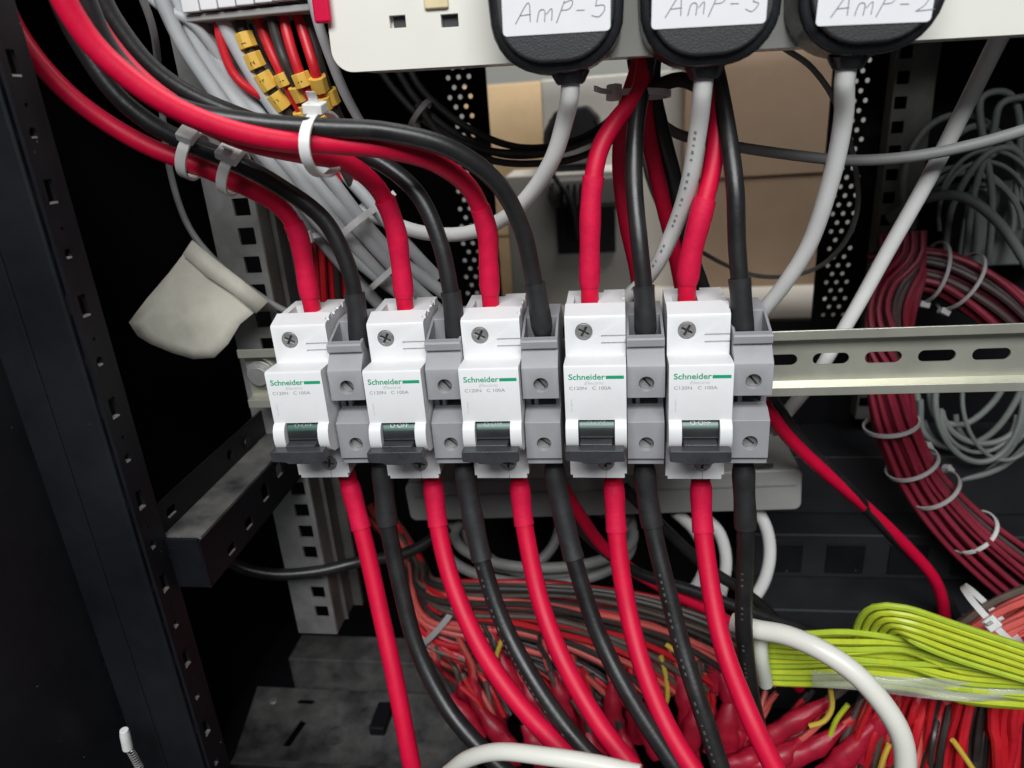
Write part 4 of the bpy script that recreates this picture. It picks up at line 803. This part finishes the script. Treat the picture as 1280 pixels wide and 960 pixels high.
for k, (px, py, Y, dx, dy) in enumerate(more):
    WIRES.clear(); r_ = boot(px, py, Y + 6, dx, dy, 38, 17, 'red crimp boot buried in the heap of boots under the wire fan')
    for path, m in list(WIRES): mk('wire_end', G().tube(path, 1.9, 8), m, r_)
gY = 'loose yellow wire ends in the fan'
for k, (p, m, l) in enumerate([([(630, 795, 84), (622, 815, 82), (618, 840, 82), (626, 860, 84)], 'wire_yellow', 'yellow wire end beside the second black lower cable'), ([(740, 795, 84), (756, 815, 82), (766, 838, 80), (768, 858, 80)], 'wire_lime', 'yellow green wire end bending into a crimp boot'),
                               ([(800, 775, 96), (835, 790, 90), (860, 812, 86), (878, 832, 82)], 'wire_coral', 'orange wire crossing beside the fourth red lower cable'), ([(826, 820, 82), (832, 845, 80), (834, 870, 78), (830, 885, 78)], 'wire_yellow', 'yellow wire end between fourth red and fourth black lower cables'),
                               ([(832, 805, 86), (850, 820, 82), (868, 842, 80)], 'wire_yellow', 'yellow wire beside the orange wire'), ([(1038, 862, 70), (1040, 885, 66), (1030, 902, 64), (1012, 908, 64)], 'wire_yellow', 'yellow wire hook under the green wires'),
                               ([(1060, 880, 68), (1045, 900, 66), (1035, 925, 64)], 'wire_lime', 'pale green wire end under the green wires'), ([(1112, 930, 58), (1104, 950, 56), (1098, 970, 55)], 'wire_yellow', 'yellow wire end inside the white cable arc'), ([(1190, 925, 58), (1202, 942, 57), (1216, 962, 56)], 'wire_yellow', 'yellow wire end outside the white cable arc')]):
    cable('loose_wire', p, 1.6, m, l, 'wire', gY, n=8)
# green and yellow wire hank
gh = thing('earth_wire_hank', U(950, 850, 40), 'hank of yellow green wires folded and taped at its end', 'wire hank')
for i in range(28):
    y0 = 792 + i * 2.25; d = 34 + (i % 3) * 6; e_ = rnd.uniform(-6, 6)
    mk('wire', G().tube(pxpath([(948 + rnd.uniform(-3, 3), y0, d + 6), (1000, y0 + 2 + e_ * .4, d + 2), (1060, y0 + 2 + e_, d), (1130, y0 + 4 + rnd.uniform(-7, 7), d - 4), (1200, 812 + i * 2.3 + rnd.uniform(-7, 7), d - 8), (1300, 826 + i * 2.1 + e_, d - 12)], 6), 1.75, 8), 'wire_lime' if i % 6 else 'wire_green', gh)
for i in range(16):
    d = 24 + (i % 3) * 6; k = i * 0.68
    mk('wire', G().tube(pxpath([(1150, 822 + k, d + 26), (1100 + 2 * k, 812 + k * .6, d + 22), (1072 + 4.5 * k, 800 + k * .2, d + 16), (1074 + 5 * k, 776 + 1.8 * k, d + 8), (1092 + 4 * k, 759 + 3.6 * k, d + 2), (1132 + 1.5 * k, 760 + 4.4 * k, d - 2), (1200, 781 + 4.4 * k + rnd.uniform(-1.5, 1.5), d - 4), (1300, 815 + 4.0 * k, d - 8)], 5), 1.75, 8), 'wire_lime' if i % 5 else 'wire_green', gh)
tq = [U(946, 795, 30), U(956, 852, 30)]
mk('tape_band', G().tube(spline([U(950, 792, 33), U(951, 822, 29), U(957, 854, 33)], 3), 4.2, 10), 'tape_white', gh)
v = []; f = []
for i in range(25):
    u = i / 24; px = 1015 + u * 285
    for k in range(4):
        q = U(px, 838 + u * 22 + k * 7 + math.sin(u * 9 + k) * 1.5 + 4 * u * k * 0.3, 28 - 6 * u - 1.6 * math.sin(k * 1.7 + u * 14)); v.append(q)
for i in range(24):
    for k in range(3): f.append([i * 4 + k, i * 4 + k + 1, i * 4 + k + 5, i * 4 + k + 4])
g = G(); g.add(v, f); o = mk('clear_wrap', g, 'clear_film', gh, ang=80); sd = o.modifiers.new('thick', 'SOLIDIFY'); sd.thickness = 0.0003
# pink-red loom lower right and wires dropping below the green hank
bundle('wire_loom', P3([(1300, 760, 100), (1255, 785, 96), (1210, 815, 92), (1160, 850, 90)]), 22, 17, 2.2, ['wire_coral', 'loom_red_shaded', 'wire_brown', 'wire_coral'], 'loom of faded coral wires behind the green hank', 'wire loom', seed=9, group=gR)
tie('cable_tie', U(1240, 770, 84), tng((1285, 745), (1200, 800), 90), 21, 20, 'white cable tie with a bulky head on the coral loom', head=0.85, tail=7, wd=3.6, hs=1.2)
for k in range(14):
    x = 1070 + k * 16.5
    m = ['wire_red', 'wire_coral', 'wire_black', 'wire_red', 'wire_brown', 'wire_red', 'wire_black'][k % 7]
    pass
dw = thing('wire_curtain', U(1200, 960, 50), 'curtain of red and brown wires hanging below the green hank', 'wire loom')
for k in range(46):
    x = 1050 + k * 5.4 + rnd.uniform(-4, 4); lean = 30 - k * 0.65
    mk('wire', G().tube(wobble(pxpath([(x + lean * 1.2, 850, 70 + rnd.uniform(0, 14)), (x + lean * 0.5, 890, 64 + rnd.uniform(0, 12)), (x, 930, 58 + rnd.uniform(0, 12)), (x - lean * 0.5, 985, 54 + rnd.uniform(0, 10))], 5), 0.8, k), rnd.choice([1.9, 2.3, 2.8]), 8), rnd.choice(['wire_red', 'wire_red', 'wire_coral', 'wire_black', 'wire_brown', 'wire_red', 'wire_black']), dw)
bundle('red_ribbon', P3([(1262, 870, 62), (1255, 910, 58), (1250, 985, 54)]), 6, 9, 2.8, ['wire_red'], 'flat group of bright red wires below the green hank', 'wire loom', seed=4, flat=0.4)
# white cables in front
cable('white_cable', [(915, 778, 30), (945, 787, 24), (985, 795, 16), (1030, 815, 6), (1075, 847, -2), (1112, 890, -8), (1130, 930, -12), (1132, 985, -16)], 5.2, 'strip_white', 'thick white cable arching over the green wires', 'cable')
cable('white_cable', [(560, 965, -60), (585, 948, -66), (625, 940, -72), (680, 946, -78), (740, 955, -82), (800, 968, -86)], 3.6, 'strip_white', 'white cable lying along the front sill over the red cables', 'cable')
